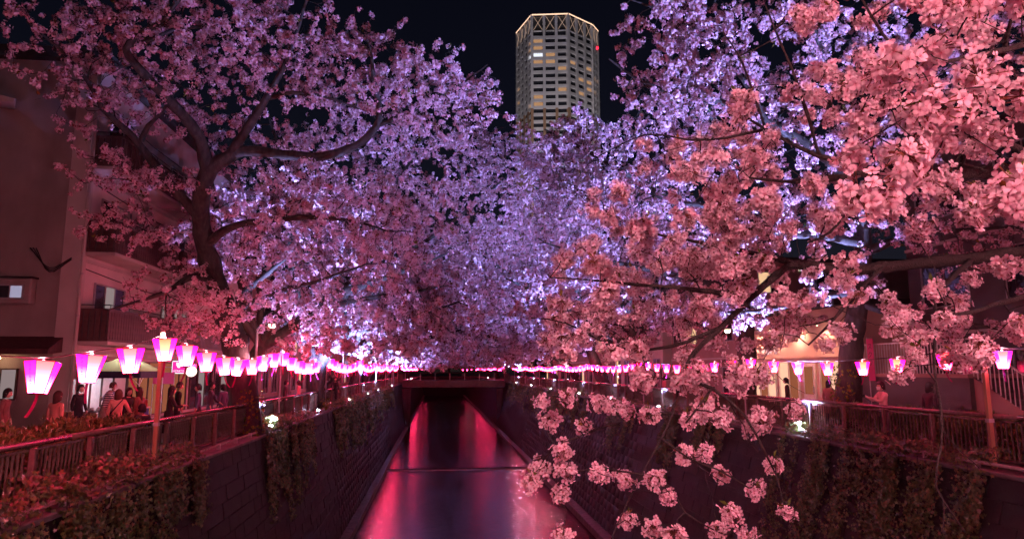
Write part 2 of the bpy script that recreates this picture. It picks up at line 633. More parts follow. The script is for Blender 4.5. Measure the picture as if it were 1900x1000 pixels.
def railing(side):
    left = side < 0
    x, zs = (XL, ZL) if left else (XR, ZR)
    h = 1.07 if left else 1.11
    z0 = zs - .03
    off = (x, 14, z0)
    r = empty('railing', off, 'brown metal railing with slim balusters along the ' + ('left' if left else 'right') + ' bank', 'railing')
    y0, y1 = (7.6, 113)
    # top rail in sections
    ys = list(np.arange(y0, y1, 5.4)) + [y1]
    for a, b in zip(ys[:-1], ys[1:]):
        MB(off).tube([(x, a, z0 + h - .05), (x, (a + b) / 2, z0 + h - .05), (x, b - .012, z0 + h - .05)], .05, 12).build('top_rail', M['rail'], r, True)
    MB(off).box(x - .02, x + .02, y0, y1, z0 + .14, z0 + .19).build('bottom_rail', M['rail'], r)
    MB(off).box(x - .018, x + .018, y0, y1, z0 + h - .16, z0 + h - .125).build('under_rail', M['rail'], r)
    pm = MB().bbox(-.05, .05, -.035, .035, -.12, h - .125, .012).mesh('post')
    pm.materials.append(M['rail'])
    post_y = list(np.arange(y0 + .6, y1, 1.8))
    for y in post_y:
        o = link('post', pm, None, r)
        o.location = (-.075 * side * -1 if False else (.07 if left else -.07), y - 14, .02)
    # balusters: flat bars with a half twist at mid height
    zb0, zb1 = .19, h - .16
    secs = []
    for (t, ang) in ((0, 0), (.42, 0), (.58, math.pi / 2), (1, math.pi / 2)):
        c, s_ = math.cos(ang), math.sin(ang)
        w, d = .019, .007
        secs.append([(c * a - s_ * b, s_ * a + c * b, zb0 + t * (zb1 - zb0)) for a, b in ((-d, -w), (d, -w), (d, w), (-d, w))])
    mb = MB()
    V = [p for s_ in secs for p in s_]
    F = [(i * 4 + j, i * 4 + (j + 1) % 4, i * 4 + 4 + (j + 1) % 4, i * 4 + 4 + j) for i in range(3) for j in range(4)]
    mb.add(V, F)
    bm_ = mb.mesh('baluster')
    bm_.materials.append(M['baluster'])
    yy = [y for y in np.arange(y0 + .1, y1, .128) if min(abs(y - p) for p in post_y) > .05]
    vis = [y for y in yy if -30 < project((x, y, z0 + .5))[0] < 1930]
    for y in vis[:290]:
        o = link('baluster', bm_, None, r)
        o.location = (0, y - 14, 0)
    rest = vis[290:]
    V = np.array(mb.v)[None] + np.array([[0, y - 14, 0] for y in rest])[:, None, :]
    F = (np.array(mb.f)[None] + (np.arange(len(rest)) * len(mb.v))[:, None, None]).reshape(-1, 4)
    tag(link('balusters', mesh_np('balusters', V.reshape(-1, 3), F), M['baluster'], r), kind='stuff')


railing(-1)
railing(1)
# ------------------------------------------------------------------ paper lanterns on their strings
NL = 6
RT_, RB_, LH = .255, .128, .50


def hexpt(i, r, z):
    a = math.pi / 6 + i * math.pi / 3
    return np.array([r * math.sin(a), -r * math.cos(a), z])


def text_mesh(s, size, name):
    cu = bpy.data.curves.new(name, 'FONT')
    cu.body = s
    cu.size = size
    cu.align_x = 'CENTER'
    cu.align_y = 'CENTER'
    cu.resolution_u = 2
    o = bpy.data.objects.new(name, cu)
    C.objects.link(o)
    dg = bpy.context.evaluated_depsgraph_get()
    me = bpy.data.meshes.new_from_object(o.evaluated_get(dg))
    bpy.data.objects.remove(o)
    bpy.data.curves.remove(cu)
    me.name = name
    return me


def glyph_column(chars, size, pitch, name):
    """vertical column of characters in the xz plane, centred on the origin, facing -y"""
    V, F = [], []
    for k, ch in enumerate(chars):
        me = text_mesh(ch, size, 'g')
        o = len(V)
        zc = ((len(chars) - 1) / 2 - k) * pitch
        V += [(v.co.x, 0.0, v.co.y + zc) for v in me.vertices]
        F += [tuple(i + o for i in p.vertices) for p in me.polygons]
        bpy.data.meshes.remove(me)
    m = bpy.data.meshes.new(name)
    m.from_pydata(V, [], F)
    m.update()
    return m


M['added_bulb_pink'] = emis('added_bulb_pink', (1.0, .6, .68), 8)
INK = glyph_column('目黒川桜まつり', .052, .060, 'lettering')
INK.materials.append(M['lantern_ink'])
_panels = []
for i in range(NL):
    j = (i + 1) % NL
    mb = MB()
    a, b, c, d = hexpt(i, RT_, 0), hexpt(j, RT_, 0), hexpt(j, RB_, -LH), hexpt(i, RB_, -LH)
    mb.add([a, d, c, b], [(0, 1, 2, 3)])
    _panels.append(mb.mesh('paper_panel'))
mb = MB()
for i in range(NL):
    j = (i + 1) % NL
    a, b, c, d = hexpt(i, RT_, 0), hexpt(j, RT_, 0), hexpt(j, RB_, -LH), hexpt(i, RB_, -LH)
    k = 1.012
    mb.tube([a * [k, k, 1], d * [k, k, 1]], .007, 4)
    mb.tube([a * [k, k, 1], b * [k, k, 1]], .008, 4)
    mb.tube([d * [k, k, 1], c * [k, k, 1]], .008, 4)
mb.tube([(-RT_, 0, 0), (RT_, 0, 0)], .008, 4)
mb.tube([(0, 0, 0), (0, 0, .07)], .008, 4)
FRAME = mb.mesh('frame')
FRAME.materials.append(M['lantern_frame'])
mb = MB()
mb.add([hexpt(i, RB_ * .98, -LH + .004) for i in range(NL)], [tuple(range(NL))])
BASE = mb.mesh('base_board')
BASE.materials.append(M['lantern_frame'])


def streamer_mesh(k):
    mb = MB()
    V, F = [], []
    n = 6
    bend = (-.10, .03, .14, -.04)[k]
    for i in range(n + 1):
        t = i / n
        x = bend * t * t
        z = -LH - .01 - .36 * t
        for w in (-.022, .022):
            V.append((x + w, -.02 + .02 * math.sin(3 * t), z))
    for i in range(n):
        F.append((2 * i, 2 * i + 1, 2 * i + 3, 2 * i + 2))
    mb.add(V, F)
    m = mb.mesh('streamer')
    m.materials.append(M['streamer'])
    return m


STREAM = [streamer_mesh(k) for k in range(4)]
# whole shade for lanterns far away: alternating white and magenta panels
SHADE = []
for var in range(2):
    mb = MB()
    for i in range(NL):
        j = (i + 1) % NL
        mb.add([hexpt(i, RT_, 0), hexpt(i, RB_, -LH), hexpt(j, RB_, -LH), hexpt(j, RT_, 0)], [(0, 1, 2, 3)])
    m = mb.mesh('shade')
    m.materials.append(M['lantern_far'])
    m.materials.append(M['lantern_side'])
    for p in m.polygons:
        p.material_index = (p.index + var) % 2
    SHADE.append(m)
_pm = {}


def panel_mesh(i, kind):
    key = (i, kind)
    if key not in _pm:
        m = _panels[i].copy()
        m.materials.clear()
        m.materials.append(M[kind])
        _pm[key] = m
    return _pm[key]


def lantern(p, label, group, near, rz=0.0, main='lantern_main', k=0, tilt=(0, 0), bulb=0.0):
    e = empty('paper_lantern', p, label, 'lantern', group, rz)
    e.rotation_euler = (tilt[0], tilt[1], rz)
    if p[0] > 11 and p[1] > 2:
        e.scale = (.70, .70, .72)
    if near:
        for i in range(NL):
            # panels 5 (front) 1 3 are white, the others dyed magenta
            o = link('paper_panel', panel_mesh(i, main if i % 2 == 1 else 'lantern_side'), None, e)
            if i % 2 == 0:
                c = (hexpt(i, RT_, 0) + hexpt((i + 1) % 6, RT_, 0) + hexpt(i, RB_, -LH) + hexpt((i + 1) % 6, RB_, -LH)) / 4
                am = (i + 1) * math.pi / 3
                t = link('lettering', INK, None, o)
                t.rotation_euler = (0, 0, 0)
                nvec = np.array([math.sin(am), -math.cos(am), 0])
                slope = math.atan2((RT_ - RB_) * math.cos(math.pi / 6), LH)
                t.matrix_local = Matrix.Translation(Vector(c + nvec * .004)) @ Matrix.Rotation(am, 4, 'Z') @ Matrix.Rotation(slope, 4, 'X')
        link('frame', FRAME, None, e)
        link('base_board', BASE, None, e)
    else:
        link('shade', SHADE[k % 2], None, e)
    link('streamer', STREAM[k % 4], None, e)
    if near or bulb:
        link('bulb', ADDED_BULB, None, e)  # added bulb at the rim, with the extra light just above it
        lo = bpy.data.objects.new('lantern_fill', fill_data(1.0 if near else bulb))
        C.objects.link(lo)
        lo.parent = e
        lo.location = (0, 0, .10)
    return e


_bd = {}


def fill_data(f):
    if f not in _bd:
        ld = bpy.data.lights.new('lantern_fill', 'POINT')
        ld.energy, ld.color, ld.shadow_soft_size = FILL_W * f, FILL_COL, .05
        _bd[f] = ld
    return _bd[f]


ADDED_BULB = MB().lathe([(.001, -.02), (.022, -.01), (.03, .015), (.018, .04), (.001, .045)], 8).mesh('bulb')
ADDED_BULB.materials.append(M['added_bulb_pink'])


ORD = ['first', 'second', 'third', 'fourth', 'fifth', 'sixth', 'seventh', 'eighth', 'ninth', 'tenth', 'eleventh', 'twelfth']


ZTAB = [(4.4, 9.72), (8, 9.2), (11.78, 9.12), (13.31, 9.27), (14.9, 9.43), (16.36, 9.70), (18.06, 9.58), (19.55, 9.45), (21.15, 9.34), (22.65, 9.31), (24.24, 9.34), (25.82, 9.46), (28.6, 9.72)]


def string_z(y, poles, top, sag):
    if poles is PL and y <= 28.6:
        return float(np.interp(y, [a for a, _ in ZTAB], [b for _, b in ZTAB]))
    for a, b in zip(poles[:-1], poles[1:]):
        if a <= y <= b:
            t = (y - a) / (b - a)
            return top - sag * 4 * t * (1 - t)
    return top


PL = [4.4, 16.5, 28.6, 40.0, 57, 71.5, 84.4, 96, 109]
PR = [1.8, 13.6, 25.3, 38.4, 52.7, 66, 79, 92, 105]


def strings():
    for side, poles, x, top, sag in ((-1, PL, -6.3, 9.72, .42), (1, PR, 11.62, 9.42, .22)):
        bank = 'left' if side < 0 else 'right'
        zs = ZL if side < 0 else ZR
        for i, y in enumerate(poles):
            wood = i == 1
            lab = ('lantern pole rising from the %s railing, ' % bank) + ('nearest the viewer' if i == 0 else ORD[i - 1] + ' one in view along that bank')
            if wood and side < 0:
                lab = 'square orange-brown wooden lantern pole standing at the left railing'
            pe = empty('lantern_pole', (x, y, zs - .1), lab, 'pole', 'poles carrying the lantern strings')
            mb = MB((x, y, zs - .1))
            if wood:
                mb.bbox(x - .045, x + .045, y - .045, y + .045, zs - .1, top + .14, .008)
            else:
                mb.tube([(x, y, zs - .1), (x, y, top + .1)], .032, 8)
            mb.build('post', M['wood_pole'] if wood else M['steel'], pe)
            MB((x, y, zs - .1)).bbox(x - .055, x + .055, y - .05, y + .05, top - .03, top + .05, .01).build('bracket', M['steel'], pe)
            MB((x, y, zs - .1)).box(x - .06, x + .06, y - .055, y + .055, zs + .9, zs + .98).build('clamp', M['steel'], pe)
        ys = np.arange(poles[0], poles[-1], .3)
        ce = empty('lantern_cable', (x, poles[0], top), 'dark cable holding the lantern string along the %s bank' % bank, 'cable')
        pts = [(x, y, string_z(y, poles, top, sag) + .06) for y in ys]
        MB((x, poles[0], top)).tube(pts, .012, 5).build('wire', M['cable'], ce, True)
        # lanterns
        if side < 0:
            near_y = [11.78, 13.31, 14.9, 16.36, 18.06, 19.55, 21.15, 22.65, 24.24, 25.82]
            y = 27.4
            ext = [5.4, 7.0, 8.6, 10.2]
        else:
            near_y = [13.1, 14.73, 16.39, 17.86, 19.6, 21.29, 22.92, 24.66, 26.4, 28.11]
            y = 29.63
            ext = [3.2, 4.9, 6.6, 8.3, 10.0, 11.6]
        for k, yy in enumerate(near_y):
            z = string_z(yy, poles, top, sag)
            if side < 0:
                nm = {0: 'large pink paper lantern hanging at the far left in front of the shop awning',
                      1: 'pink paper lantern with a bright bulb glow, second from the left edge',
                      2: 'pink paper lantern hanging in front of the stall tent roof',
                      3: 'orange-fronted paper lantern fixed to the wooden pole'}.get(k, 'pink paper lantern, %s to the right of the wooden lantern pole' % ORD[k - 4])
            else:
                nm = 'pink paper lantern on the right bank string, %s from the right edge of the photo' % ORD[k]
            main = 'lantern_orange' if (side < 0 and k == 3) or (side > 0 and k in (2, 3)) else 'lantern_main'
            rz = (math.atan2(6.3, yy) if side < 0 else -math.atan2(11.62, yy)) + .08 + rng.normal(0, .10)
            lantern((x + (.10 if (side < 0 and k == 3) else 0), yy, z), nm, 'paper lanterns on the near strings', True, rz, main, k + (0 if side < 0 else 1), (rng.normal(0, .05), rng.normal(0, .06)))
        for k, yy in enumerate(ext):
            lantern((x, yy, string_z(yy, poles, top, sag)), 'pink paper lantern on the %s bank string close to the viewpoint' % bank, 'lanterns beside the viewpoint on the %s bank' % bank, False, rng.normal(0, .2), k=k, bulb=1.0)
        k = 0
        while y < 108:
            lantern((x, y, string_z(y, poles, top, sag)), 'small pink paper lantern in the distant string along the %s bank' % bank,
                    'distant lanterns along the %s bank' % bank, False, rng.normal(0, .3), k=k, bulb=4.0 if k % 4 == 1 else 0.0)
            k += 1
            y += 1.55
    for side, x, z in ((-1, -6.4, 9.4), (1, 11.7, 9.3)):
        bank = 'left' if side < 0 else 'right'
        for k, y in enumerate(np.arange(124, 215, 3.2)):
            lantern((x, y, z + .12 * math.cos(k)), 'tiny pink lantern beyond the bridge on the %s bank' % bank, 'lanterns beyond the bridge on the %s bank' % bank, False, 0, k=k)
    for k, x in enumerate((-5.5, -4, 8.5, 10, 11.5)):
        lantern((x, 240, 9.3 + .1 * math.cos(k)), 'tiny pink lantern at the far bend of the river', 'lanterns at the river bend', False, 0, k=k)
    # unseen lantern string added over the footbridge to light the near blossom
    for k, x in enumerate(np.arange(-4.8, 11, 1.7)):
        if abs(x) < .5:
            continue
        lantern((x, -1.3, 10.35 + .1 * math.cos(k)), 'added pink paper lantern out of view over the footbridge', 'added lanterns over the footbridge', False, 0, k=k, bulb=1.0)
    ce = empty('lantern_cable', (2.6, -1.3, 10.4), 'dark cable holding the added lantern string over the footbridge', 'cable')
    MB((2.6, -1.3, 10.4)).tube([(-6.3, -1.3, 10.42), (2.6, -1.3, 10.44), (11.6, -1.3, 10.42)], .012, 5).build('wire', M['cable'], ce)
    for x in (-6.3, 11.62):
        pe = empty('lantern_pole', (x, -1.3, 6.9), 'lantern pole for the added footbridge string on the %s bank' % ('left' if x < 0 else 'right'), 'pole', 'poles carrying the lantern strings')
        MB((x, -1.3, 6.9)).tube([(x, -1.3, 6.9), (x, -1.3, 10.6)], .035, 8).build('post', M['steel'], pe)


strings()

# ------------------------------------------------------------------ cool uplights at the foot of the railings
UP_L = [25.9, 35.8, 48, 60, 70.8, 91]
UP_R = [20.8, 34.9, 45, 55, 69, 84, 100]


def uplight(x, y, z, side, k, scale=1.0, aim=(0.05, 0, 1), vis=True):
    bank = 'left' if side < 0 else 'right'
    lab = 'bright white floodlight on the %s river wall, %s from the viewer' % (bank, ORD[k])
    e = empty('floodlight', (x, y, z), lab, 'floodlight', 'floodlights aimed up into the trees')
    d = norm(np.array(aim, float))
    rot = Vector((0, 0, 1)).rotation_difference(Vector(d)).to_matrix().to_4x4()
    h = MB().bbox(-.09, .09, -.06, .06, -.08, .015, .02).build('housing', M['grey_metal'], e)
    h.matrix_local = Matrix.Translation((0, 0, .16)) @ rot
    l = MB().lathe([(.001, .03), (.05, .028), (.075, .022), (.075, .015)], 14).build('lens', M['lens'], e)
    l.matrix_local = Matrix.Translation((0, 0, .16)) @ rot @ Matrix.Translation((0, 0, .01))
    MB().box(-.015, .015, -.015, .015, 0, .1).build('bracket', M['steel'], e)
    ld = bpy.data.lights.new('floodlight_beam', 'SPOT')
    ld.energy = UPLIGHT_W * scale
    ld.color = UPLIGHT_COL
    ld.spot_size = R(106)
    ld.spot_blend = .85
    ld.shadow_soft_size = .07
    lo = bpy.data.objects.new('floodlight_beam', ld)
    C.objects.link(lo)
    lo.parent = e
    rot2 = Vector((0, 0, -1)).rotation_difference(Vector(d)).to_matrix().to_4x4()
    lo.matrix_local = Matrix.Translation(Vector((0, 0, .16)) + Vector(d) * .06) @ rot2


for k, y in enumerate(UP_L):
    uplight(-5.97, y, 6.83, -1, k, (.75 if k == 1 else (1.3 if k == 0 else 1.0)) if y < 60 else 3.2, (.2 if k == 0 else .34, .0 if k == 0 else .08, 1))
for k, y in enumerate(UP_R):
    uplight(11.34, y, 6.97, 1, k, ((1.25 if k == 0 else 1.0) if y < 60 else 3.2), (-.26 if k == 0 else -.34, .02, 1))
for k, y in enumerate((126, 142, 160)):
    uplight(-6.1, y, 6.83, -1, 6 + k, 1.8, (.4, .1, 1))
    uplight(11.5, y, 6.97, 1, 8 + k, 1.8, (-.4, .1, 1))
uplight(11.34, 9.5, 6.97, 1, 7, .8, (-.3, .35, 1))


def street_lamp(x, y, z0, h, k, lab, watts, reach):
    e = empty('street_lamp', (x, y, z0), lab, 'street lamp', 'street lamps along the banks')
    off = (x, y, z0)
    MB(off).tube([(x, y, z0), (x, y, z0 + h), (x + reach * .5, y, z0 + h + .25), (x + reach, y, z0 + h + .22)], [.07, .05, .04, .035], 8).build('post', M['grey_metal'], e, True)
    hd = MB().lathe([(.02, .10), (.14, .08), (.17, 0), (.15, -.01)], 14).build('lamp_head', M['grey_metal'], e, True)
    hd.location = (reach, 0, h + .2)
    b = MB().lathe([(.14, 0), (.12, -.08), (.06, -.13), (.001, -.14)], 14).build('bulb', M['bulb_warm'], e, True)
    b.location = (reach, 0, h + .19)


for k, (px, py, y, w, lab) in enumerate([
        (505, 604, 30, 0, 'warm street lamp glowing among blossoms left of the leaning trunk'),
        (653, 650, 50, 0, 'warm street lamp on a red post above the left lantern string'),
        (742, 646, 75, 0, 'small warm street lamp far along the left bank'),
        (1350, 614, 31, 0, 'warm street lamp beside the bright shop on the right bank')]):
    p = aty(px, py, y)
    s = 1 if p[0] < 0 else -1
    z0 = ZL if p[0] < 0 else ZR
    street_lamp(p[0] - s * .6, y, z0, p[2] - z0 - .15, k, lab, w, s * .6)


def bridge_fill_lamp(x, y, k):
    """unseen lamp added on the footbridge to light the near blossom"""
    z0, h = 7.3, 4.3
    e = empty('street_lamp', (x, y, z0), 'added unseen lamp on the footbridge, %s of the viewpoint' % ('left' if k == 0 else 'right'), 'street lamp', 'added lamps on the footbridge')
    MB((x, y, z0)).tube([(x, y, z0), (x, y, z0 + h)], [.06, .04], 8).build('post', M['grey_metal'], e)
    MB((x, y, z0)).lathe([(.04, 0), (.17, .02), (.2, .3), (.12, .42), (.02, .46)], 12, (x, y, z0 + h)).build('lamp_glass', M['globe_warm'], e, True)
    ld = bpy.data.lights.new('fill_lamp_bulb', 'POINT')
    ld.energy, ld.color, ld.shadow_soft_size = BRIDGE_FILL_W, (1.0, .40, .46), .2
    lo = bpy.data.objects.new('fill_lamp_bulb', ld)
    C.objects.link(lo)
    lo.parent = e
    lo.location = (0, .0, h - .25)


M['globe_warm'] = emis('globe_warm', (1.0, .5, .36), 6)
BRIDGE_FILL_W = 1800.0  # power of the added lamps that light the foreground branches
bridge_fill_lamp(-2.4, -1.9, 0)
bridge_fill_lamp(3.6, -1.9, 1)
# ------------------------------------------------------------------ buildings
def window(par, off, axis, x, y0, y1, z0, z1, pane, cols=2, depth=.06, frame='white_paint', out=1):
    """window on a wall; axis 'x': wall plane x=const facing sign out along x, span y0..y1; axis 'y': plane y=const facing -y"""
    t = .05

    def bx(mb, a0, a1, b0, b1, d0, d1):
        if axis == 'x':
            mb.box(min(x + out * d0, x + out * d1), max(x + out * d0, x + out * d1), a0, a1, b0, b1)
        else:
            mb.box(a0, a1, min(x - d0, x - d1), max(x - d0, x - d1), b0, b1)
        return mb
    fr = MB(off)
    bx(fr, y0, y1, z0, z0 + t, .004, depth)
    bx(fr, y0, y1, z1 - t, z1, .004, depth)
    bx(fr, y0, y0 + t, z0 + t, z1 - t, .004, depth)
    bx(fr, y1 - t, y1, z0 + t, z1 - t, .004, depth)
    w = fr.build('window', M[frame], par)
    n = cols
    for i in range(n):
        a0 = y0 + t + (y1 - y0 - 2 * t) * i / n
        a1 = y0 + t + (y1 - y0 - 2 * t) * (i + 1) / n
        if i:
            o = bx(MB(off), a0 - .02, a0 + .02, z0 + t, z1 - t, .012, depth * .8).build('mullion', M[frame], w)
        p = pane[i % len(pane)] if isinstance(pane, (list, tuple)) else pane
        bx(MB(off), a0 + (.02 if i else 0), a1 - (.02 if i < n - 1 else 0), z0 + t, z1 - t, .006, .018).build('pane', M[p], w)
    return w


M['lit_curtain'] = emis('lit_curtain', (.95, .72, .72), .28)
M['awning'] = pbr('awning_cloth', (.09, .03, .03), .8, 8, .25)
M['pier_brown_lit'] = pbr('pier_brown_lit', (.30, .17, .10), .6, .4, .2)
M['tower_pale'] = pbr('tower_pale', (.50, .46, .45), .7, .15, .15)
M['tower_core'] = pbr('tower_core', (.05, .05, .055), .4, .2, .2)
M['tower_trim'] = emis('tower_trim_light', (1.0, .62, .42), 1.4)
M['tower_brace'] = emis('tower_brace_light', (1.0, .66, .5), .32)
M['red_beacon'] = emis('red_beacon', (1.0, .02, .05), 4)
M['sign_pink'] = emis('sign_pink', (1.0, .03, .42), 1.0)
M['sign_white'] = emis('sign_white', (1.0, .88, .95), 1.3)
M['canvas_olive'] = leafy('canvas_olive', [(0, (.48, .42, .20)), (1, (.48, .42, .20))], .35)
M['canvas_navy'] = pbr('canvas_navy', (.03, .03, .07), .7, 6, .2)
M['cardboard'] = pbr('cardboard', (.42, .28, .16), .8, 5, .15)
M['cloth_white'] = pbr('cloth_white', (.72, .70, .70), .8, 7, .1)
M['blue_plastic'] = pbr('blue_plastic', (.04, .10, .45), .4, 4, .1)
M['pink_cloth'] = leafy('pink_cloth', [(0, (.75, .12, .32)), (1, (.75, .12, .32))], .4)
M['red_wall'] = pbr('red_wall', (.34, .20, .18), .8, .7, .2, .3, 20)
M['dark_wall'] = pbr('dark_wall', (.10, .085, .085), .7, .8, .25, .3, 20)
M['shop_wall'] = pbr('shop_wall', (.62, .44, .36), .75, .9, .15, .2, 25)


M['stucco_front_lit'] = pbr('stucco_front_lit', (.62, .52, .50), .8, .8, .12, .3, 30)


def apartment():
    Xf, Y0, Y1 = -12.9, 25.7, 46.0
    off = (Xf, Y0, ZL)
    zt = float(aty(65, 112, Y0)[2])
    b = empty('apartment_building', off, 'pink-lit stucco apartment block with slatted balconies at the left edge', 'building')
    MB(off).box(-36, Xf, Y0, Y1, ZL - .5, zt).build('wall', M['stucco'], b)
    MB(off).box(Xf + .001, Xf + .025, Y0 + .36, Y1, ZL, zt - .003).build('front_lit_skin', M['stucco_front_lit'], b)  # front made paler: lantern light on it is put into the colour
    Xf += .025
    MB(off).box(-36.3, Xf + .45, Y0 - .35, Y1 + .3, zt + .003, zt + .42).build('roof', M['roof_dark'], b)
    MB(off).box(-13.42, Xf + .08, Y0 - .07, Y0 + .35, ZL, zt - .003).build('corner_pilaster', M['stucco_pale'], b)
    dp = MB(off).tube([(Xf + .19, Y0 - .12, ZL), (Xf + .19, Y0 - .12, zt - .1)], .055, 10).build('downpipe', M['stucco_pale'], b, True)
    for z in np.arange(ZL + 1, zt - .5, 1.5):
        MB(off).tube([(Xf + .19, Y0 - .12, z), (Xf + .19, Y0 - .12, z + .07)], .066, 10).build('pipe_collar', M['steel'], dp)
    zA, zB = float(aty(142, 640, Y0 + .3)[2]), float(aty(142, 572, Y0 + .3)[2])
    zC = float(aty(142, 474, Y0 + .3)[2])
    st = zC - zA
    # side wall: bay box with a small lit window
    p0, p1 = aty(-40, 517, Y0), aty(66, 566, Y0)
    bay = MB(off).bbox(p0[0], p1[0], Y0 - .4, Y0 - .003, p1[2], p0[2], .05).build('window_bay', M['stucco'], b)
    MB(off).box(p0[0] - .05, p1[0] + .03, Y0 - .46, Y0 - .003, p0[2] + .003, p0[2] + .05).build('bay_cap', M['roof_dark'], bay)
    q0, q1 = aty(-30, 527, Y0 - .4), aty(43, 555, Y0 - .4)
    window(b, off, 'y', Y0 - .4, q0[0], q1[0], q1[2], q0[2], ['lit_cool', 'glass', 'lit_cool'], 3, .05, 'grey_metal')
    # awning over the ground floor shop
    a0, a1 = aty(-60, 622, Y0), aty(107, 656, Y0 - .9)
    mb = MB(off)
    xa, xb = a0[0] - 2, Xf - .25
    zt_, zb_ = aty(50, 624, Y0)[2], aty(50, 657, Y0 - .9)[2]
    mb.add([(xa, Y0 - .004, zt_), (xb, Y0 - .004, zt_), (xb, Y0 - .95, zb_ + .18), (xa, Y0 - .95, zb_ + .18), (xa, Y0 - .95, zb_), (xb, Y0 - .95, zb_), (xa, Y0 - .004, zb_ + .1), (xb, Y0 - .004, zb_ + .1)],
           [(0, 1, 2, 3), (3, 2, 5, 4), (1, 7, 5, 2), (0, 3, 4, 6), (6, 4, 5, 7)])
    mb.build('awning', M['awning'], b)
    g0, g1 = aty(-60, 683, Y0), aty(30, 742, Y0)
    window(b, off, 'y', Y0, g0[0], g1[0], g1[2], g0[2], ['lit_curtain', 'glass'], 3, .1, 'brown_panel')
    l = aty(-4, 664, Y0 - .4)
    lm = MB(off).lathe([(.001, .07), (.05, .05), (.07, 0), (.05, -.05), (.001, -.07)], 12, l).build('wall_lamp', M['bulb_warm'], b, True)
    MB(off).box(l[0] - .02, l[0] + .02, l[1] + .05, Y0 - .003, l[2] - .02, l[2] + .02).build('lamp_bracket', M['steel'], lm)
    # eave of the neighbouring wing
    e0 = aty(22, 187, 23.5)
    mb = MB(off)
    mb.add([(e0[0], 23.6, e0[2]), (e0[0] - 4, 23.6, e0[2] + .1), (e0[0] - 4, Y0 - .005, e0[2] + .8), (e0[0] - 1.2, Y0 - .005, e0[2] + .5),
            (e0[0], 23.6, e0[2] + .12), (e0[0] - 4, 23.6, e0[2] + 1.0), (e0[0] - 4, Y0 - .005, e0[2] + 1.6), (e0[0] - 1.2, Y0 - .005, e0[2] + .9)],
           [(0, 1, 2, 3), (7, 6, 5, 4), (0, 4, 5, 1), (1, 5, 6, 2), (2, 6, 7, 3), (3, 7, 4, 0)])
    mb.build('eave', M['stucco_pale'], b)
    # balconies
    for fl in range(3):
        z0 = zA + fl * st
        zt2 = z0 + (zB - zA)
        for (ya, yb) in ((Y0 + .25, 32.2), (32.5, 39.5)):
            bal = MB(off).bbox(Xf + .003, Xf + 1.10, ya, yb, z0, z0 + .14, .02).build('balcony', M['stucco_pale'], b)
            # solid lower and upper boards
            for (h0, h1) in ((.142, .22), (zt2 - z0 - .10, zt2 - z0)):
                MB(off).box(Xf + 1.03, Xf + 1.08, ya, yb, z0 + h0, z0 + h1).build('board', M['brown_panel'], bal)
                MB(off).box(Xf + .004, Xf + 1.027, ya, ya + .05, z0 + h0, z0 + h1).build('board', M['brown_panel'], bal)
            MB(off).box(Xf + .98, Xf + 1.0, ya + .05, yb, z0 + .15, zt2 - .05).build('back_sheet', M['dark_wall'], bal)
            MB(off).box(Xf + .004, Xf + .975, ya + .056, ya + .07, z0 + .15, zt2 - .05).build('back_sheet', M['dark_wall'], bal)
            sl = MB().box(-.02, .02, -.075, .075, .22, zt2 - z0 - .10).mesh('slat')
            sl.materials.append(M['brown_panel'])
            for y in np.arange(ya + .12, yb, .205):
                o = link('slat', sl, None, bal)
                o.location = (1.055, y - Y0, z0 - ZL)
            for x in np.arange(.11, 1.0, .205):
                o = link('slat', sl, None, bal)
                o.location = (x, ya + .025 - Y0, z0 - ZL)
                o.rotation_euler = (0, 0, math.pi / 2)
            MB(off).tube([(Xf + .05, ya + .03, zt2 + .13), (Xf + 1.05, ya + .03, zt2 + .13), (Xf + 1.05, yb, zt2 + .13)], .02, 6).build('handrail', M['black'], bal)
            for y in np.arange(ya + .1, yb, 1.5):
                MB(off).box(Xf + 1.04, Xf + 1.06, y - .01, y + .01, zt2 + .002, zt2 + .12).build('rail_stay', M['black'], bal)
        wz0, wz1 = z0 + .9, z0 + 2.35
        window(b, off, 'x', Xf, 26.9, 29.4, wz0 - .4, wz1, ['glass', 'lit_curtain', 'glass'] if fl == 0 else (['glass', 'curtain'] if fl == 1 else 'glass'), 3 if fl == 0 else 2, .07, 'grey_metal')
        window(b, off, 'x', Xf, 33.2, 36.4, wz0, wz1, ['lit_curtain', 'glass', 'lit_curtain'] if fl == 0 else 'glass', 4, .07, 'grey_metal')
        MB(off).box(Xf + .003, Xf + .06, Y0 + .3, Y1, z0 - .22, z0 - .12).build('string_course', M['stucco_pale'], b)
        MB(off).tube([(Xf + .06, Y0 + .3, z0 + 2.75), (Xf + .06, 31, z0 + 2.5), (Xf + .06, 38, z0 + 2.6)], .02, 5).build('wall_cable', M['cable'], b)
    # wall cables
    c0, c1, c2 = aty(56, 460, Y0 - .1), aty(92, 497, Y0 - .12), aty(133, 478, Y0 - .14)
    for k in range(3):
        d = np.array([0, 0, -.07 * k])
        MB(off).tube(smooth_path(np.array([list(c0 + np.array([.1 * k, 0, 0])) + [0], list(c1 + d) + [0], list(c2 + d * .5) + [0]]), .2)[:, :3], .018, 5).build('wall_cable', M['cable'], b)
    # ground floor openings along the street
    for (y0, y1, m) in ((26.3, 29.0, 'white_paint'), (30.2, 33.4, 'lit_warm_wall'), (33.9, 37, 'lit_warm_wall'), (37.5, 41, 'red_wall'), (41.4, 45, 'red_wall')):
        window(b, off, 'x', Xf, y0, y1, ZL + .15, ZL + 2.5, ['cloth_white'] if m == 'white_paint' else (['lit_shopdim'] if m == 'lit_warm_wall' else ['glass', 'lit_curtain']), 3, .1, 'brown_panel')
    MB(off).box(Xf + .003, Xf + .5, Y0 + .6, Y1, ZL + 2.62, ZL + 2.75).build('shop_canopy', M['stucco_pale'], b)
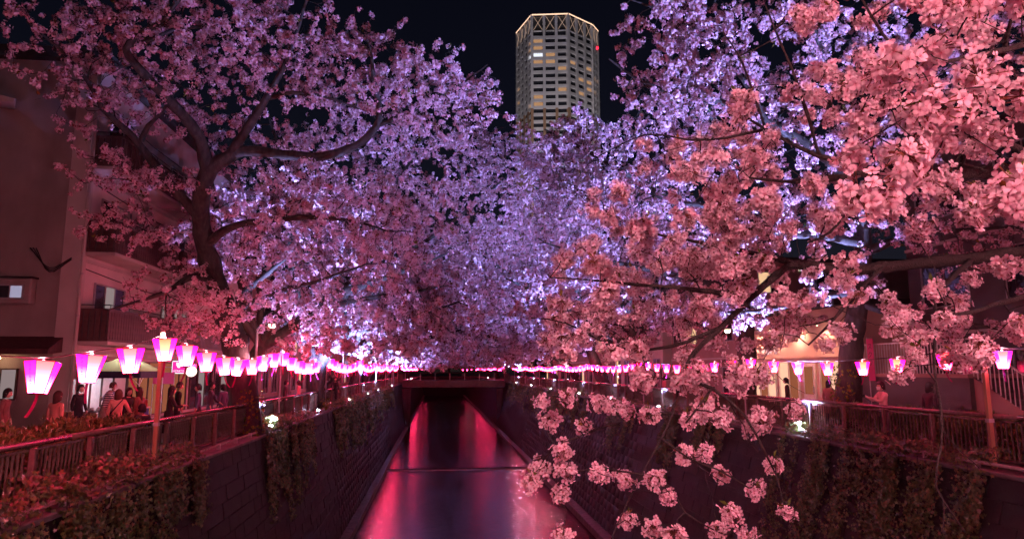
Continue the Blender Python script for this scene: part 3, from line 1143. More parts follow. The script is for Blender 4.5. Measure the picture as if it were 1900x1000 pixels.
    # air conditioners standing on the balconies
    for k, (fl, y, lab) in enumerate(((1, 30.6, 'boxy outdoor air conditioner unit on the upper slatted balcony'), (2, 31.0, 'outdoor air conditioner unit on the top balcony behind branches'))):
        z0 = zA + fl * st + .145
        zz = z0 + (1.0 if k == 0 else .0)
        a = empty('air_conditioner', (Xf + .45, y, z0), lab, 'air conditioner', 'balcony air conditioners')
        o = (Xf + .45, y, z0)
        MB(o).bbox(Xf + .2, Xf + .55, y - .42, y + .42, z0 + .9, z0 + 1.55, .02).build('casing', M['white_paint'], a)
        MB(o).lathe([(.25, 0), (.25, .02), (.03, .03)], 16).build('fan_grille', M['black'], a).matrix_local = Matrix.Translation((.1 + .003, 0, 1.22)) @ Matrix.Rotation(math.pi / 2, 4, 'Y')
        MB(o).box(Xf + .22, Xf + .52, y - .4, y - .35, z0, z0 + .898).build('stand', M['steel'], a)
        MB(o).box(Xf + .22, Xf + .52, y + .35, y + .4, z0, z0 + .898).build('stand', M['steel'], a)


M['lit_shopdim'] = emis('lit_shopdim', (1.0, .30, .15), .30)
apartment()


def simple_building(x0, x1, y0, y1, z0, h, wall, label, face, floors, bays, lit=.15, panes=('glass', 'lit_warm'), camera_face=True):
    """block with windows towards the river (face=+1: river on +x) and towards the viewpoint"""
    off = ((x0 + x1) / 2, y0, z0)
    b = empty('building', off, label, 'building', 'houses behind the trees')
    MB(off).box(x0, x1, y0, y1, z0 - .3, z0 + h).build('wall', M[wall], b)
    MB(off).box(x0 - .25, x1 + .25, y0 - .25, y1 + .25, z0 + h + .003, z0 + h + .25).build('roof', M['roof_dark'], b)
    fx = x1 if face > 0 else x0
    sh = h / floors
    for f in range(floors):
        for k in range(bays):
            a0 = y0 + (y1 - y0) * (k + .2) / bays
            a1 = y0 + (y1 - y0) * (k + .8) / bays
            p = [panes[1] if rng.random() < lit else panes[0] for _ in range(2)]
            window(b, off, 'x', fx, a0, a1, z0 + f * sh + (.9 if f else .3), z0 + f * sh + sh * .78, p, 2, .07, 'grey_metal', face)
        MB(off).box(fx + (.003 if face > 0 else -.08), fx + (.08 if face > 0 else -.003), y0, y1, z0 + f * sh + sh - .16, z0 + f * sh + sh - .05).build('string_course', M['stucco_pale'], b)
        if camera_face:
            w = (x1 - x0)
            for k in range(2):
                c = (x1 - 2.2 - k * 3.5) if face > 0 else (x0 + 2.2 + k * 3.5)
                p = [panes[1] if rng.random() < lit else panes[0] for _ in range(2)]
                window(b, off, 'y', y0, c - .8, c + .8, z0 + f * sh + .9, z0 + f * sh + sh * .78, p, 2, .07, 'grey_metal')
    MB(off).box(fx + (.003 if face > 0 else -.06), fx + (.06 if face > 0 else -.003), y0 + .02 * (y1 - y0), y0 + .02 * (y1 - y0) + .9, z0 + .02, z0 + 2.1).build('door', M['brown_panel'], b)
    return b


simple_building(-30, -13.4, 48, 60, ZL, 9.2, 'red_wall', 'red-lit house on the left bank behind the leaning pale trunk', 1, 3, 4)
simple_building(-30, -13.0, 62, 80, ZL, 8.0, 'stucco', 'long low house further along the left bank behind the lantern string', 1, 3, 5)
simple_building(-30, -13.6, 82, 112, ZL, 10.0, 'red_wall', 'far house on the left bank beside the bridge', 1, 3, 8)
simple_building(17.4, 34, 38.5, 50, ZR, 8.4, 'red_wall', 'red-walled house on the right bank just past the lit shop', -1, 3, 4, .1)
simple_building(17.2, 34, 51.5, 66, ZR, 7.4, 'stucco_pale', 'pale house with a dark band half hidden behind right bank lanterns', -1, 2, 5, .2)
simple_building(17.6, 34, 68, 112, ZR, 9.0, 'red_wall', 'far row house on the right bank beside the bridge', -1, 3, 10, .15)
simple_building(19.5, 36, 10, 26.4, ZR, 10.5, 'dark_wall', 'dark apartment house behind the terrace railing at the right edge', -1, 3, 4, .0, ('glass', 'glass'))


def shop():
    X, Y0, Y1, h = 17.0, 27.2, 36.4, 4.7
    off = (X, Y0, ZR)
    b = empty('shop', off, 'warmly lit small shop with white window frames on the right bank', 'shop')
    MB(off).box(X, X + 9, Y0, Y1, ZR - .3, ZR + h).build('wall', M['shop_wall'], b)
    MB(off).box(X - .5, X + 9.2, Y0 - .2, Y1 + .2, ZR + h + .003, ZR + h + .3).build('roof', M['roof_dark'], b)
    MB(off).box(X - .12, X - .003, Y0 + .2, Y1 - .2, ZR + 2.55, ZR + 3.35).build('fascia', M['shop_wall'], b)
    for (a0, a1, z0, z1, pn, c) in ((27.6, 29.2, .8, 2.4, ['lit_shop', 'lit_shopdim'], 2), (31.0, 32.9, .6, 2.4, ['lit_shopdim', 'lit_shop'], 2), (33.2, 35.9, .6, 2.4, ['lit_shop', 'lit_shopdim', 'lit_shop'], 3)):
        window(b, off, 'x', X, a0, a1, ZR + z0, ZR + z1, pn, c, .10, 'white_paint', -1)
    d = MB(off).box(X - .08, X - .004, 29.6, 30.6, ZR + .02, ZR + 2.3).build('door', M['white_paint'], b)
    MB(off).box(X - .095, X - .083, 29.75, 30.45, ZR + .9, ZR + 2.15).build('pane', M['lit_shopdim'], d)
    MB(off).box(X - .13, X - .083, 29.68, 29.72, ZR + .95, ZR + 1.25).build('handle', M['steel'], d)
    me = text_mesh('JUST U', .55, 'lettering')
    lt = link('lettering', me, M['sign_white'], b)
    lt.matrix_local = Matrix.Translation((-.13, 33.6 - Y0, 2.95)) @ Matrix.Rotation(-math.pi / 2, 4, 'Z') @ Matrix.Rotation(math.pi / 2, 4, 'X')
    # small spotlights over the fascia
    for k, y in enumerate((28.4, 30.6, 32.6, 34.8)):
        l = MB(off).lathe([(.02, .1), (.07, .06), (.09, 0)], 10, (X - .55, y, ZR + 3.95)).build('spot_lamp', M['black'], b)
        MB(off).lathe([(.001, -.05), (.05, -.04), (.08, 0)], 10, (X - .55, y, ZR + 3.95)).build('bulb', M['bulb_warm'], l)
        MB(off).tube([(X - .003, y, ZR + 4.1), (X - .55, y, ZR + 4.05)], .015, 5).build('arm', M['black'], l)
        ld = bpy.data.lights.new('shop_lamp', 'SPOT')
        ld.energy, ld.color, ld.spot_size, ld.spot_blend, ld.shadow_soft_size = 230, (1, .44, .30), R(120), .7, .06
        lo = bpy.data.objects.new('shop_lamp', ld)
        C.objects.link(lo)
        lo.parent = b
        lo.matrix_local = Matrix.Translation((-.56, y - Y0, 3.86)) @ Vector((0, 0, -1)).rotation_difference(Vector((.55, 0, -1)).normalized()).to_matrix().to_4x4()


shop()


def terrace():
    X, Y0, Y1 = 16.2, 19.6, 26.6
    zt = 8.75
    off = (X, Y0, ZR)
    b = empty('raised_terrace', off, 'dark raised terrace with a pale bar railing and stairs on the right bank', 'terrace')
    MB(off).box(X, X + 3.2, Y0, Y1, ZR - .2, zt).build('retaining_wall', M['dark_wall'], b)
    MB(off).box(X - .08, X + 3.2, Y0 - .05, Y1, zt + .003, zt + .12).build('slab_edge', M['red_wall'], b)
    bm_ = MB().box(-.014, .014, -.014, .014, 0, 1.05).mesh('bar')
    bm_.materials.append(M['white_paint'])
    for y in np.arange(Y0 + .1, Y1, .15):
        o = link('bar', bm_, None, b)
        o.location = (.05, y - Y0, zt + .12 - ZR)
    MB(off).box(X + .02, X + .08, Y0, Y1, zt + 1.172, zt + 1.22).build('handrail', M['white_paint'], b)
    # stairs going down towards the viewpoint
    n = 9
    for i in range(n):
        y = Y0 - .002 - i * .32
        z = zt + .1 - (i + 1) * (zt - ZR) / (n + 1)
        MB(off).box(X + .2, X + 1.6, y - .318, y, ZR + .002, z).build('step', M['coping'], b)
    a, c = (X + .1, Y0, zt + 1.2), (X + .1, Y0 - n * .32, ZR + 1.3)
    MB(off).tube([a, c], .03, 6).build('stair_rail', M['white_paint'], b)
    for i in range(2 * n):
        t = (i + .5) / (2 * n)
        y = Y0 - t * n * .32
        z1 = (zt + 1.2) + t * (ZR + 1.3 - zt - 1.2)
        MB(off).box(X + .088, X + .112, y - .012, y + .012, z1 - 1.1, z1 - .02).build('bar', M['white_paint'], b)
    MB(off).add([(X + .15, Y0 - .004, ZR), (X + .15, Y0 - n * .32, ZR), (X + .15, Y0 - n * .32, ZR + .25), (X + .15, Y0 - .004, zt)], [(0, 1, 2, 3)]).build('stringer', M['red_wall'], b)
    # hanging banner with lettering
    p = atx(1617, 672, X - .1)
    s = empty('street_banner', (p[0], p[1], ZR), 'narrow pale vertical banner with dark characters before the terrace railing', 'banner')
    o = (p[0], p[1], ZR)
    MB(o).box(p[0] - .02, p[0] - .005, p[1] - .19, p[1] + .19, 8.6, 10.15).build('cloth', M['pink_cloth'], s)
    MB(o).tube([(p[0] + .03, p[1] + .22, ZR), (p[0] + .03, p[1] + .22, 10.25)], .02, 6).build('post', M['steel'], s)
    MB(o).tube([(p[0] + .03, p[1] + .22, 10.2), (p[0] + .0, p[1] - .2, 10.2)], .012, 6).build('arm', M['steel'], s)
    g = glyph_column('スクワ', .26, .3, 'lettering')
    t = link('lettering', g, M['black'], s)
    t.matrix_local = Matrix.Translation((-.025, 0, 9.55 - ZR)) @ Matrix.Rotation(-math.pi / 2, 4, 'Z')


terrace()


def tower():
    D = 300.0
    dirv = ray(1030, 686)
    dirv = np.array([dirv[0], dirv[1], 0])
    dirv /= np.linalg.norm(dirv)
    lat = np.array([dirv[1], -dirv[0], 0])
    front = np.array([0, 0, 0]) + dirv * D
    # footprint, clockwise from the left end of the left face (lateral, depth)
    fx = [(-.058, .056), (-.0315, 0), (.0255, 0), (.0645, .037), (.0745, .058), (.066, .10), (.02, .125), (-.035, .115)]
    P = [front + lat * (a * D) + dirv * (c * D) for a, c in fx]
    ytop = float((front + lat * -.003 * D)[1])
    zt = float(aty(1005, 27, ytop)[2])
    z0 = ZR
    off = (front[0], front[1], z0)
    b = empty('skyscraper', off, 'tall residential tower with lit crown and scattered lit windows in the background', 'skyscraper')
    cen = sum(P) / len(P)
    core = [cen + (p - cen) * .955 for p in P]
    MB(off).prism([(p[0], p[1]) for p in core][::-1], z0 - 1, zt - 1.5).build('core', M['tower_core'], b)
    fh = 3.42
    crown = 8.2
    nfl = 19
    bays = [4, 3, 3, 2]
    zsplit = zt - crown - 11 * fh
    lit = {(0, 1): .9, (1, 1): 1.0}
    litset = {(0, 3, 1), (0, 3, 2), (0, 0, 6), (0, 0, 8), (0, 0, 11), (0, 0, 12), (0, 0, 14), (0, 3, 10), (1, 0, 1), (1, 0, 2), (1, 0, 4), (1, 1, 4), (1, 0, 9), (1, 0, 10), (1, 2, 8), (1, 2, 13), (2, 0, 4), (2, 1, 6), (2, 1, 8), (2, 2, 4), (2, 2, 6), (2, 2, 7), (3, 0, 5), (3, 1, 5), (3, 0, 7), (1, 2, 5), (1, 1, 3)}
    cool = {(0, 3, 3), (1, 0, 3)}
    wcache = {}
    for fi in range(4):
        A, B = P[fi], P[fi + 1]
        L = np.linalg.norm(B - A)
        u = (B - A) / L
        nrm = np.array([u[1], -u[0], 0])
        if nrm @ (front - cen) < 0:
            nrm = -nrm
        nb = bays[fi]
        bw = L / nb
        pw = min(1.3, bw * .22)
        ang = math.atan2(u[1], u[0])
        frame = Matrix.Translation(Vector(A) - Vector((front[0], front[1], 0))) @ Matrix.Rotation(ang, 4, 'Z')
        # local: x along the face, y inward (+) since nrm is outwards
        sgn = 1 if (Vector((-u[1], u[0], 0)) @ Vector(nrm)) < 0 else -1

        def put(name, mb, mat, par=b):
            o = mb.build(name, mat, par)
            o.matrix_local = frame
            return o
        for k in range(nb + 1):
            x = k * bw
            if k == nb and fi < 3:
                continue
            y0, y1 = sorted((sgn * -.35, sgn * 1.2))
            put('pier', MB().box(x - pw / 2, x + pw / 2, y0, y1, zsplit + .02 - z0, zt - z0), M['tower_pale'])
            put('pier', MB().box(x - pw / 2, x + pw / 2, y0, y1, 0, zsplit - z0), M['pier_brown_lit'])  # lower piers browner, with orange light put into their colour
        for f in range(nfl):
            zb = zt - crown - (f + 1) * fh - z0
            y0, y1 = sorted((sgn * .05, sgn * .5))
            put('balcony_band', MB().box(pw / 2, L - pw / 2, y0, y1, zb - .25, zb + 1.25), M['tower_pale'])
            for k in range(nb):
                key = (fi, k, f)
                mt = 'lit_tower' if key in litset else ('lit_cool_t' if key in cool else 'glass')
                ck = (fi, mt)
                if ck not in wcache:
                    yy0, yy1 = sorted((sgn * .62, sgn * .9))
                    wcache[ck] = MB().box(pw / 2 + .1, bw - pw / 2 - .1, yy0, yy1, 1.26, 3.12).mesh('window')
                    wcache[ck].materials.append(M[mt])
                o = link('window', wcache[ck], None, b)
                o.matrix_local = frame @ Matrix.Translation((k * bw, 0, zb))
        # crown with crossed braces and light lines
        yl0, yl1 = sorted((sgn * -.5, sgn * -.38))
        put('roof_light', MB().box(0, L, yl0, yl1, zt - z0 - .35, zt - z0 + .25), M['tower_trim'])
        for k in range(nb):
            x0_, x1_ = k * bw + pw * .7, (k + 1) * bw - pw * .7
            za, zc = zt - z0 - crown + .8, zt - z0 - .8
            for (s0, s1) in ((x0_, x1_), (x1_, x0_)):
                put('cross_brace', MB().tube([(s0, sgn * -.1, za), (s1, sgn * -.1, zc)], .15, 4), M['tower_brace'])
            put('crown_beam', MB().box(x0_, x1_, min(sgn * .1, sgn * .5), max(sgn * .1, sgn * .5), zt - z0 - crown, zt - z0 - crown + .6), M['tower_pale'])
    MB(off).prism([(p[0], p[1]) for p in core][::-1], zt - 1.5, zt - .4).build('roof', M['tower_core'], b)
    rb = P[4] + np.array([0, 0, 0])
    MB(off).lathe([(.001, .8), (.7, .4), (.7, -.4), (.001, -.8)], 8, (rb[0] - .5, rb[1] - .5, zt - 9)).build('beacon', M['red_beacon'], b)
    # floodlights added out of sight behind the trees to brighten the tower
    for k, s in enumerate((-1, 1)):
        p = front + lat * s * 30 - dirv * 75
        e = empty('added_floodlight', (p[0], p[1], ZR), 'added unseen floodlight brightening the tower facade, %s of the pair' % ('left' if s < 0 else 'right'), 'floodlight', 'added tower floodlights')
        MB().bbox(-.6, .6, -.4, .4, 0, .8, .05).build('housing', M['grey_metal'], e)
        ld = bpy.data.lights.new('tower_fill_beam', 'SPOT')
        ld.energy, ld.color, ld.spot_size, ld.spot_blend, ld.shadow_soft_size = 330000, (.96, .90, 1.0), R(46), .5, .5
        lo = bpy.data.objects.new('tower_fill_beam', ld)
        C.objects.link(lo)
        lo.parent = e
        aim = (front + np.array([0, 0, 105.0])) - p
        lo.matrix_local = Matrix.Translation((0, 0, 1.2)) @ Vector((0, 0, -1)).rotation_difference(Vector(aim).normalized()).to_matrix().to_4x4()


M['lit_tower'] = emis('lit_tower', (1.0, .55, .28), .42)
M['lit_cool_t'] = emis('lit_cool_tower', (.85, .9, 1.0), 1.1)
tower()


def stall():
    # tent between the lanterns and the apartment block
    x0, x1, y0, y1 = -12.5, -10.6, 26.0, 28.1
    off = (x1, y0, ZL)
    ze = 8.95
    t = empty('stall_tent', off, 'small pop-up stall tent with olive roof and dark valance', 'tent')
    cx, cy_ = (x0 + x1) / 2, (y0 + y1) / 2
    mb = MB(off)
    cs = [(x0, y0, ze), (x1, y0, ze), (x1, y1, ze), (x0, y1, ze)]
    top = (cx, cy_, ze + .62)
    mb.add(cs + [top], [(0, 1, 4), (1, 2, 4), (2, 3, 4), (3, 0, 4)])
    mb.build('canopy', M['canvas_olive'], t)
    mb = MB(off)
    mb.box(x0, x1, y0 - .012, y0, ze - .24, ze - .003)
    mb.box(x1, x1 + .012, y0, y1, ze - .24, ze - .003)
    mb.box(x0 - .012, x0, y0, y1, ze - .24, ze - .003)
    v = mb.build('valance', M['canvas_navy'], t)
    em = MB(off).lathe([(.05, 0), (.075, 0)], 14).build('emblem', M['white_paint'], v)
    em.matrix_local = Matrix.Translation((-.3, -.016, ze - ZL - .10)) @ Matrix.Rotation(math.pi / 2, 4, 'X')
    tx = link('lettering', text_mesh('----', .08, 'lettering') if False else MB().box(-.07, .07, -.003, 0, -.012, .012).mesh('lettering'), M['white_paint'], v)
    tx.location = (-.3, -.016, ze - ZL - .195)
    for (x, y) in ((x0 + .02, y0 + .02), (x1 - .02, y0 + .02), (x1 - .02, y1 - .02), (x0 + .02, y1 - .02)):
        MB(off).box(x - .015, x + .015, y - .015, y + .015, ZL, ze - .003).build('leg', M['white_paint'], t)
    for (a, c) in (((x1 - .02, y0 + .02, ze - .5), (x1 - .5, y0 + .02, ze - .05)), ((x1 - .02, y0 + .02, ze - .5), (x1 - .02, y0 + .5, ze - .05))):
        MB(off).tube([a, c], .012, 4).build('brace', M['white_paint'], t)
    ld = bpy.data.lights.new('tent_lamp', 'POINT')
    ld.energy, ld.color, ld.shadow_soft_size = 110, (.82, .84, 1.0), .08
    lo = bpy.data.objects.new('tent_lamp', ld)
    C.objects.link(lo)
    lo.parent = t
    lo.location = (cx - x1, cy_ - y0, ze - ZL - .12)
    MB(off).lathe([(.001, .07), (.04, .06), (.05, 0), (.001, -.05)], 10, (cx, cy_, ze + .06)).build('lamp', M['sign_white'], t)
    # tables and goods
    tb = empty('folding_table', (-11.3, 25.2, ZL), 'dark folding table covered with crumpled white packages at the stall', 'table')
    o = (-11.3, 25.2, ZL)
    MB(o).bbox(-11.9, -10.9, 24.9, 25.5, ZL + .72, ZL + .76, .01).build('table_top', M['grey_metal'], tb)
    for (x, y) in ((-11.85, 24.95), (-10.95, 24.95), (-11.85, 25.45), (-10.95, 25.45)):
        MB(o).box(x - .015, x + .015, y - .015, y + .015, ZL, ZL + .718).build('leg', M['steel'], tb)
    for k in range(5):
        c = (-11.75 + k * .19, 25.15 + .1 * (k % 2), ZL + .765)
        bg_ = tag(MB(c).lathe([(.001, .16), (.05, .13), (.09, .07), (.10, .02), (.06, 0)], 9, c).build('food_package', M['cloth_white']), 'crumpled white package on the stall table, %s from the left' % ORD[k], 'package', 'packages on the stall table')
        bg_.location = c
        bg_.scale = (1, 1, .8 + .1 * k)
    for k in range(4):
        x, z = -12.45 + (k % 2) * .5, ZL + (k // 2) * .37
        bx = empty('cardboard_box', (x, 25.2, z), ['lower left', 'lower right', 'upper left', 'upper right'][k] + ' brown cardboard box stacked beside the downpipe', 'box', 'cardboard boxes at the stall')
        MB((x, 25.2, z)).bbox(x - .24, x + .24, 25.0, 25.4, z + .002, z + .362, .008).build('carton', M['cardboard'], bx)
        MB((x, 25.2, z)).box(x - .03, x + .03, 24.997, 25.0, z + .003, z + .36).build('tape', M['coping'], bx)
    bp = empty('backpack', (-12.25, 25.2, ZL + .745), 'grey backpack resting on the stacked cardboard boxes', 'backpack')
    MB((-12.25, 25.2, ZL + .745)).bbox(-12.42, -12.08, 25.05, 25.3, ZL + .747, ZL + 1.17, .07).build('bag', M['grey_metal'], bp)
    MB((-12.25, 25.2, ZL + .745)).bbox(-12.36, -12.14, 24.99, 25.049, ZL + .79, ZL + .98, .02).build('pocket', M['dark_wall'], bp)
    cr = empty('plastic_crate', (-10.1, 25.0, ZL), 'blue plastic crate standing behind the tent leg', 'crate')
    MB((-10.1, 25.0, ZL)).bbox(-10.3, -9.9, 24.8, 25.2, ZL, ZL + .85, .02).build('tub', M['blue_plastic'], cr)
    MB((-10.1, 25.0, ZL)).box(-10.33, -9.87, 24.77, 25.23, ZL + .853, ZL + .9).build('lid', M['cloth_white'], cr)
    cn = empty('drink_can', (-9.95, 25.0, ZL + .9), 'red drinks tin on the blue crate', 'tin')
    MB((-9.95, 25.0, ZL + .9)).lathe([(.001, .002), (.07, .002), (.07, .22), (.06, .24), (.001, .24)], 12, (-9.95, 25.0, ZL + .9)).build('body', pbr('tin_red', (.5, .05, .05), .4, 4, .1), cn)
    MB((-9.95, 25.0, ZL + .9)).lathe([(.06, .242), (.06, .26), (.001, .27)], 12, (-9.95, 25.0, ZL + .9)).build('lid', M['steel'], cn)
    # pink banner behind the tent
    p0, p1 = aty(285, 691, 30), aty(322, 712, 30)
    bn = empty('cloth_banner', (p0[0], 30, ZL), 'bright pink cloth banner hanging behind the tent', 'banner')
    MB((p0[0], 30, ZL)).box(p0[0], p1[0], 29.99, 30.0, p1[2], p0[2]).build('cloth', M['pink_cloth'], bn)
    for x in (p0[0], p1[0]):
        MB((p0[0], 30, ZL)).tube([(x, 30.03, ZL), (x, 30.03, p0[2] + .03)], .018, 6).build('post', M['steel'], bn)
    # lit shop sign
    p = aty(332, 681, 31.5)
    s = empty('shop_sign', (p[0], 31.5, p[2]), 'square magenta lightbox sign with a white bowl and lettering', 'sign')
    o = (p[0], 31.5, p[2])
    w = .31
    MB(o).bbox(p[0] - w, p[0] + w, 31.5, 31.62, p[2] - .28, p[2] + .28, .04).build('box', M['sign_white'], s)
    MB(o).box(p[0] - w + .045, p[0] + w - .045, 31.492, 31.497, p[2] - .235, p[2] + .235).build('panel', M['sign_pink'], s)
    MB(o).add([(p[0] + a, 31.487, p[2] + c) for a, c in ((-.12, .20), (-.11, .08), (-.06, .02), (-.05, -.03), (.05, -.03), (.06, .02), (.11, .08), (.12, .20))], [tuple(range(8))]).build('bowl_mark', M['sign_white'], s)
    tx = link('lettering', text_mesh('AOBAYA', .115, 'lettering'), M['sign_white'], s)
    tx.matrix_local = Matrix.Translation((0, -.014, -.16)) @ Matrix.Rotation(math.pi / 2, 4, 'X')
    MB(o).tube([(p[0] - w, 31.56, p[2]), (-12.85, 31.56, p[2])], .02, 6).build('arm', M['steel'], s)
    # round paper lamp
    p = aty(355, 689, 33)
    l = empty('globe_lamp', (p[0], 33, p[2]), 'round glowing white globe lamp beside the magenta sign', 'lamp')
    MB((p[0], 33, p[2])).lathe([(.001, -.24), (.12, -.21), (.21, -.12), (.24, 0), (.21, .12), (.12, .21), (.001, .24)], 16, p).build('globe', emis('globe', (1, .72, .6), 2.2), l, True)
    MB((p[0], 33, p[2])).tube([(p[0], 33, p[2] + .24), (p[0], 33, p[2] + .5), (-12.85, 33, p[2] + .5)], .012, 6).build('bracket', M['cable'], l)
    return


stall()
# ------------------------------------------------------------------ cherry trees
def sample_ell(rg, vols, n):
    """points inside a union of ellipsoids (cx,cy,cz,rx,ry,rz,weight)"""
    vols = np.array(vols, float)
    wgt = vols[:, 6] / vols[:, 6].sum()
    idx = rg.choice(len(vols), n, p=wgt)
    d = norm(rg.normal(size=(n, 3))) * (rg.random((n, 1)) ** (1 / 2.6))
    return vols[idx, :3] + d * vols[idx, 3:6]


def flowers(rg, ctr, rad, k, size, sides=5, jit=.55, cup=.25):
    """clusters of small flower discs: ctr (n,3) rad (n) -> verts, faces"""
    n = len(ctr)
    d = norm(rg.normal(size=(n, k, 3)))
    pos = ctr[:, None, :] + d * rad[:, None, None] * rg.uniform(.45, 1.0, (n, k, 1))
    nr = norm(d + jit * rg.normal(size=(n, k, 3)) * .6)
    t = norm(np.cross(nr, rg.normal(size=(n, k, 3))))
    b = np.cross(nr, t)
    s = size * rg.uniform(.7, 1.25, (n, k, 1))
    a = np.arange(sides) * 2 * math.pi / sides
    V = pos[:, :, None, :] + s[..., None] * (np.cos(a)[None, None, :, None] * t[:, :, None, :] + np.sin(a)[None, None, :, None] * b[:, :, None, :])
    if cup:
        h = (np.arange(sides) % 2) * cup
        V = V + s[..., None] * h[None, None, :, None] * nr[:, :, None, :]
    V = V.reshape(-1, 3)
    F = np.arange(len(V)).reshape(-1, sides)
    return V, F


def grow(rg, limbs, vols, n_sec, twigs=2, twig_len=(.3, .85), per_twig=3, crad=(.09, .15), k=12, fsize=.05, sides=5,
         leaf_frac=.05, sec_r=.05, zmin=None, droop=.0, sec_step=.34, sag=.12):
    """limbs: polylines of rows (x,y,z,r); returns dict of (V,F) for wood, twig, blossom, leaf"""
    WV, WF, wo = [], [], 0
    npos, nrad, ntan = [], [], []

    def addtube(P, r, sides_):
        nonlocal wo
        V, F = tube_np(P, r, sides_)
        WV.append(V)
        WF.append(F + wo)
        wo += len(V)

    for L in limbs:
        P = smooth_path(L, .28)
        Q = P.copy()
        m = len(Q)
        wob = np.cumsum(rg.normal(0, .012, (m, 3)), axis=0)
        wob -= np.linspace(0, 1, m)[:, None] * wob[-1]
        Q[:, :3] += wob
        r = np.maximum(Q[:, 3], .012) * (1 + .06 * rg.normal(size=m))
        addtube(Q[:, :3], r, 10 if r[0] > .1 else 7)
        npos.append(Q[:, :3])
        nrad.append(np.maximum(Q[:, 3], .012))
        ntan.append(norm(np.gradient(Q[:, :3], axis=0)))
    npos, nrad, ntan = map(lambda a: np.concatenate(a), (npos, nrad, ntan))
    T = sample_ell(rg, vols, n_sec)
    if zmin is not None:
        T[:, 2] = np.maximum(T[:, 2], zmin + rg.random(len(T)) * .5)
    dist = np.min(np.linalg.norm(T[:, None] - npos[None], axis=2), axis=1)
    T = T[np.argsort(dist)]
    SP, ST, SE = [], [], []
    for tgt in T:
        dv = tgt - npos
        dl = np.linalg.norm(dv, axis=1)
        cosang = np.einsum('ij,ij->i', dv, ntan) / np.maximum(dl, 1e-6)
        cost = dl * (1.25 - .35 * cosang) + .25 * (nrad < .02)
        i = int(np.argmin(cost))
        p0, L = npos[i], dl[i]
        if L < .15:
            continue
        m = max(3, int(L / sec_step) + 1)
        t = np.linspace(0, 1, m)[:, None]
        dirv = norm(dv[i])
        c1 = p0 + norm(ntan[i] * .5 + dirv + rg.normal(0, .25, 3)) * L * .4
        c2 = tgt - norm(dirv + rg.normal(0, .35, 3) + np.array([0, 0, .12])) * L * .35
        P = (1 - t) ** 3 * p0 + 3 * (1 - t) ** 2 * t * c1 + 3 * (1 - t) * t * t * c2 + t ** 3 * tgt
        P[1:-1] += rg.normal(0, .03 + .01 * L, (m - 2, 3))
        P[:, 2] -= sag * (t[:, 0] ** 2) * min(L, 2.5) * droop
        r0 = min(.62 * nrad[i], .012 + sec_r * L / 2.2)
        r = np.linspace(max(r0, .008), .006, m)
        addtube(P, r, 5 if r0 > .03 else 4)
        tan = norm(np.gradient(P, axis=0))
        npos = np.vstack([npos, P[1:]])
        nrad = np.concatenate([nrad, r[1:]])
        ntan = np.vstack([ntan, tan[1:]])
        s = max(1, int(m * .2))
        SP.append(P[s:])
        ST.append(tan[s:])
    SP, ST = np.vstack(SP), np.vstack(ST)
    # twigs
    n = len(SP) * twigs
    b = np.repeat(SP, twigs, axis=0)
    d = norm(norm(rg.normal(size=(n, 3))) + .45 * np.repeat(ST, twigs, axis=0) + np.array([0, 0, .12 - .5 * droop]))
    ln = rg.uniform(*twig_len, (n, 1))
    mid = b + d * ln * .5 + rg.normal(0, .04, (n, 3))
    tip = b + d * ln + rg.normal(0, .07, (n, 3)) + np.array([0, 0, -.10 * droop])
    P = np.stack([b, mid, tip], axis=1)
    nn = norm(np.cross(d, rg.normal(size=(n, 3))))
    bb = np.cross(d, nn)
    a = np.arange(3) * 2 * math.pi / 3
    ring = np.cos(a)[None, :, None] * nn[:, None, :] + np.sin(a)[None, :, None] * bb[:, None, :]
    rr = np.array([.009, .006, .003])
    TV = P[:, :, None, :] + rr[None, :, None, None] * ring[:, None, :, :]
    base = np.arange(n)[:, None, None] * 9
    q = np.array([[i * 3 + j, i * 3 + (j + 1) % 3, (i + 1) * 3 + (j + 1) % 3, (i + 1) * 3 + j] for i in range(2) for j in range(3)])
    TF = (base + q[None]).reshape(-1, 4)
    # clusters along twigs
    tt = rg.uniform(.25, 1.05, (n, per_twig, 1))
    ctr = (1 - tt) ** 2 * b[:, None] + 2 * (1 - tt) * tt * mid[:, None] + tt ** 2 * tip[:, None]
    ctr = (ctr + rg.normal(0, .035, ctr.shape)).reshape(-1, 3)
    rad = rg.uniform(*crad, len(ctr))
    BV, BF = flowers(rg, ctr, rad, k, fsize, sides)
    out = dict(wood=(np.vstack(WV), np.vstack(WF)), twig=(TV.reshape(-1, 3), TF), blossom=(BV, BF), n=len(ctr))
    if leaf_frac:
        sel = rg.random(len(ctr)) < leaf_frac
        lc = ctr[sel] + rg.normal(0, .05, (sel.sum(), 3))
        LV, LF = leaves(rg, lc, np.full(len(lc), .09), 4, .055)
        out['leaf'] = (LV, LF)
    return out


def leaves(rg, ctr, rad, k, size, up=0.0, width=.42):
    """pointed leaves around centres (two faces each, folded at the midrib)"""
    n = len(ctr)
    d = norm(rg.normal(size=(n, k, 3)) + np.array([0, 0, up]))
    base = ctr[:, None] + d * rad[:, None, None] * .2
    s = size * rg.uniform(.7, 1.3, (n, k, 1))
    side = norm(np.cross(d, rg.normal(size=(n, k, 3))))
    nr = np.cross(side, d)
    tip = base + d * s * 2.2
    m = base + d * s * 1.0
    l = m + side * s * width + nr * s * .15
    r = m - side * s * width + nr * s * .15
    V = np.stack([base, l, tip, r], axis=2).reshape(-1, 3)
    i = np.arange(n * k)[:, None] * 4
    F = np.concatenate([i + np.array([[0, 1, 2]]), i + np.array([[0, 2, 3]])])
    return V, F


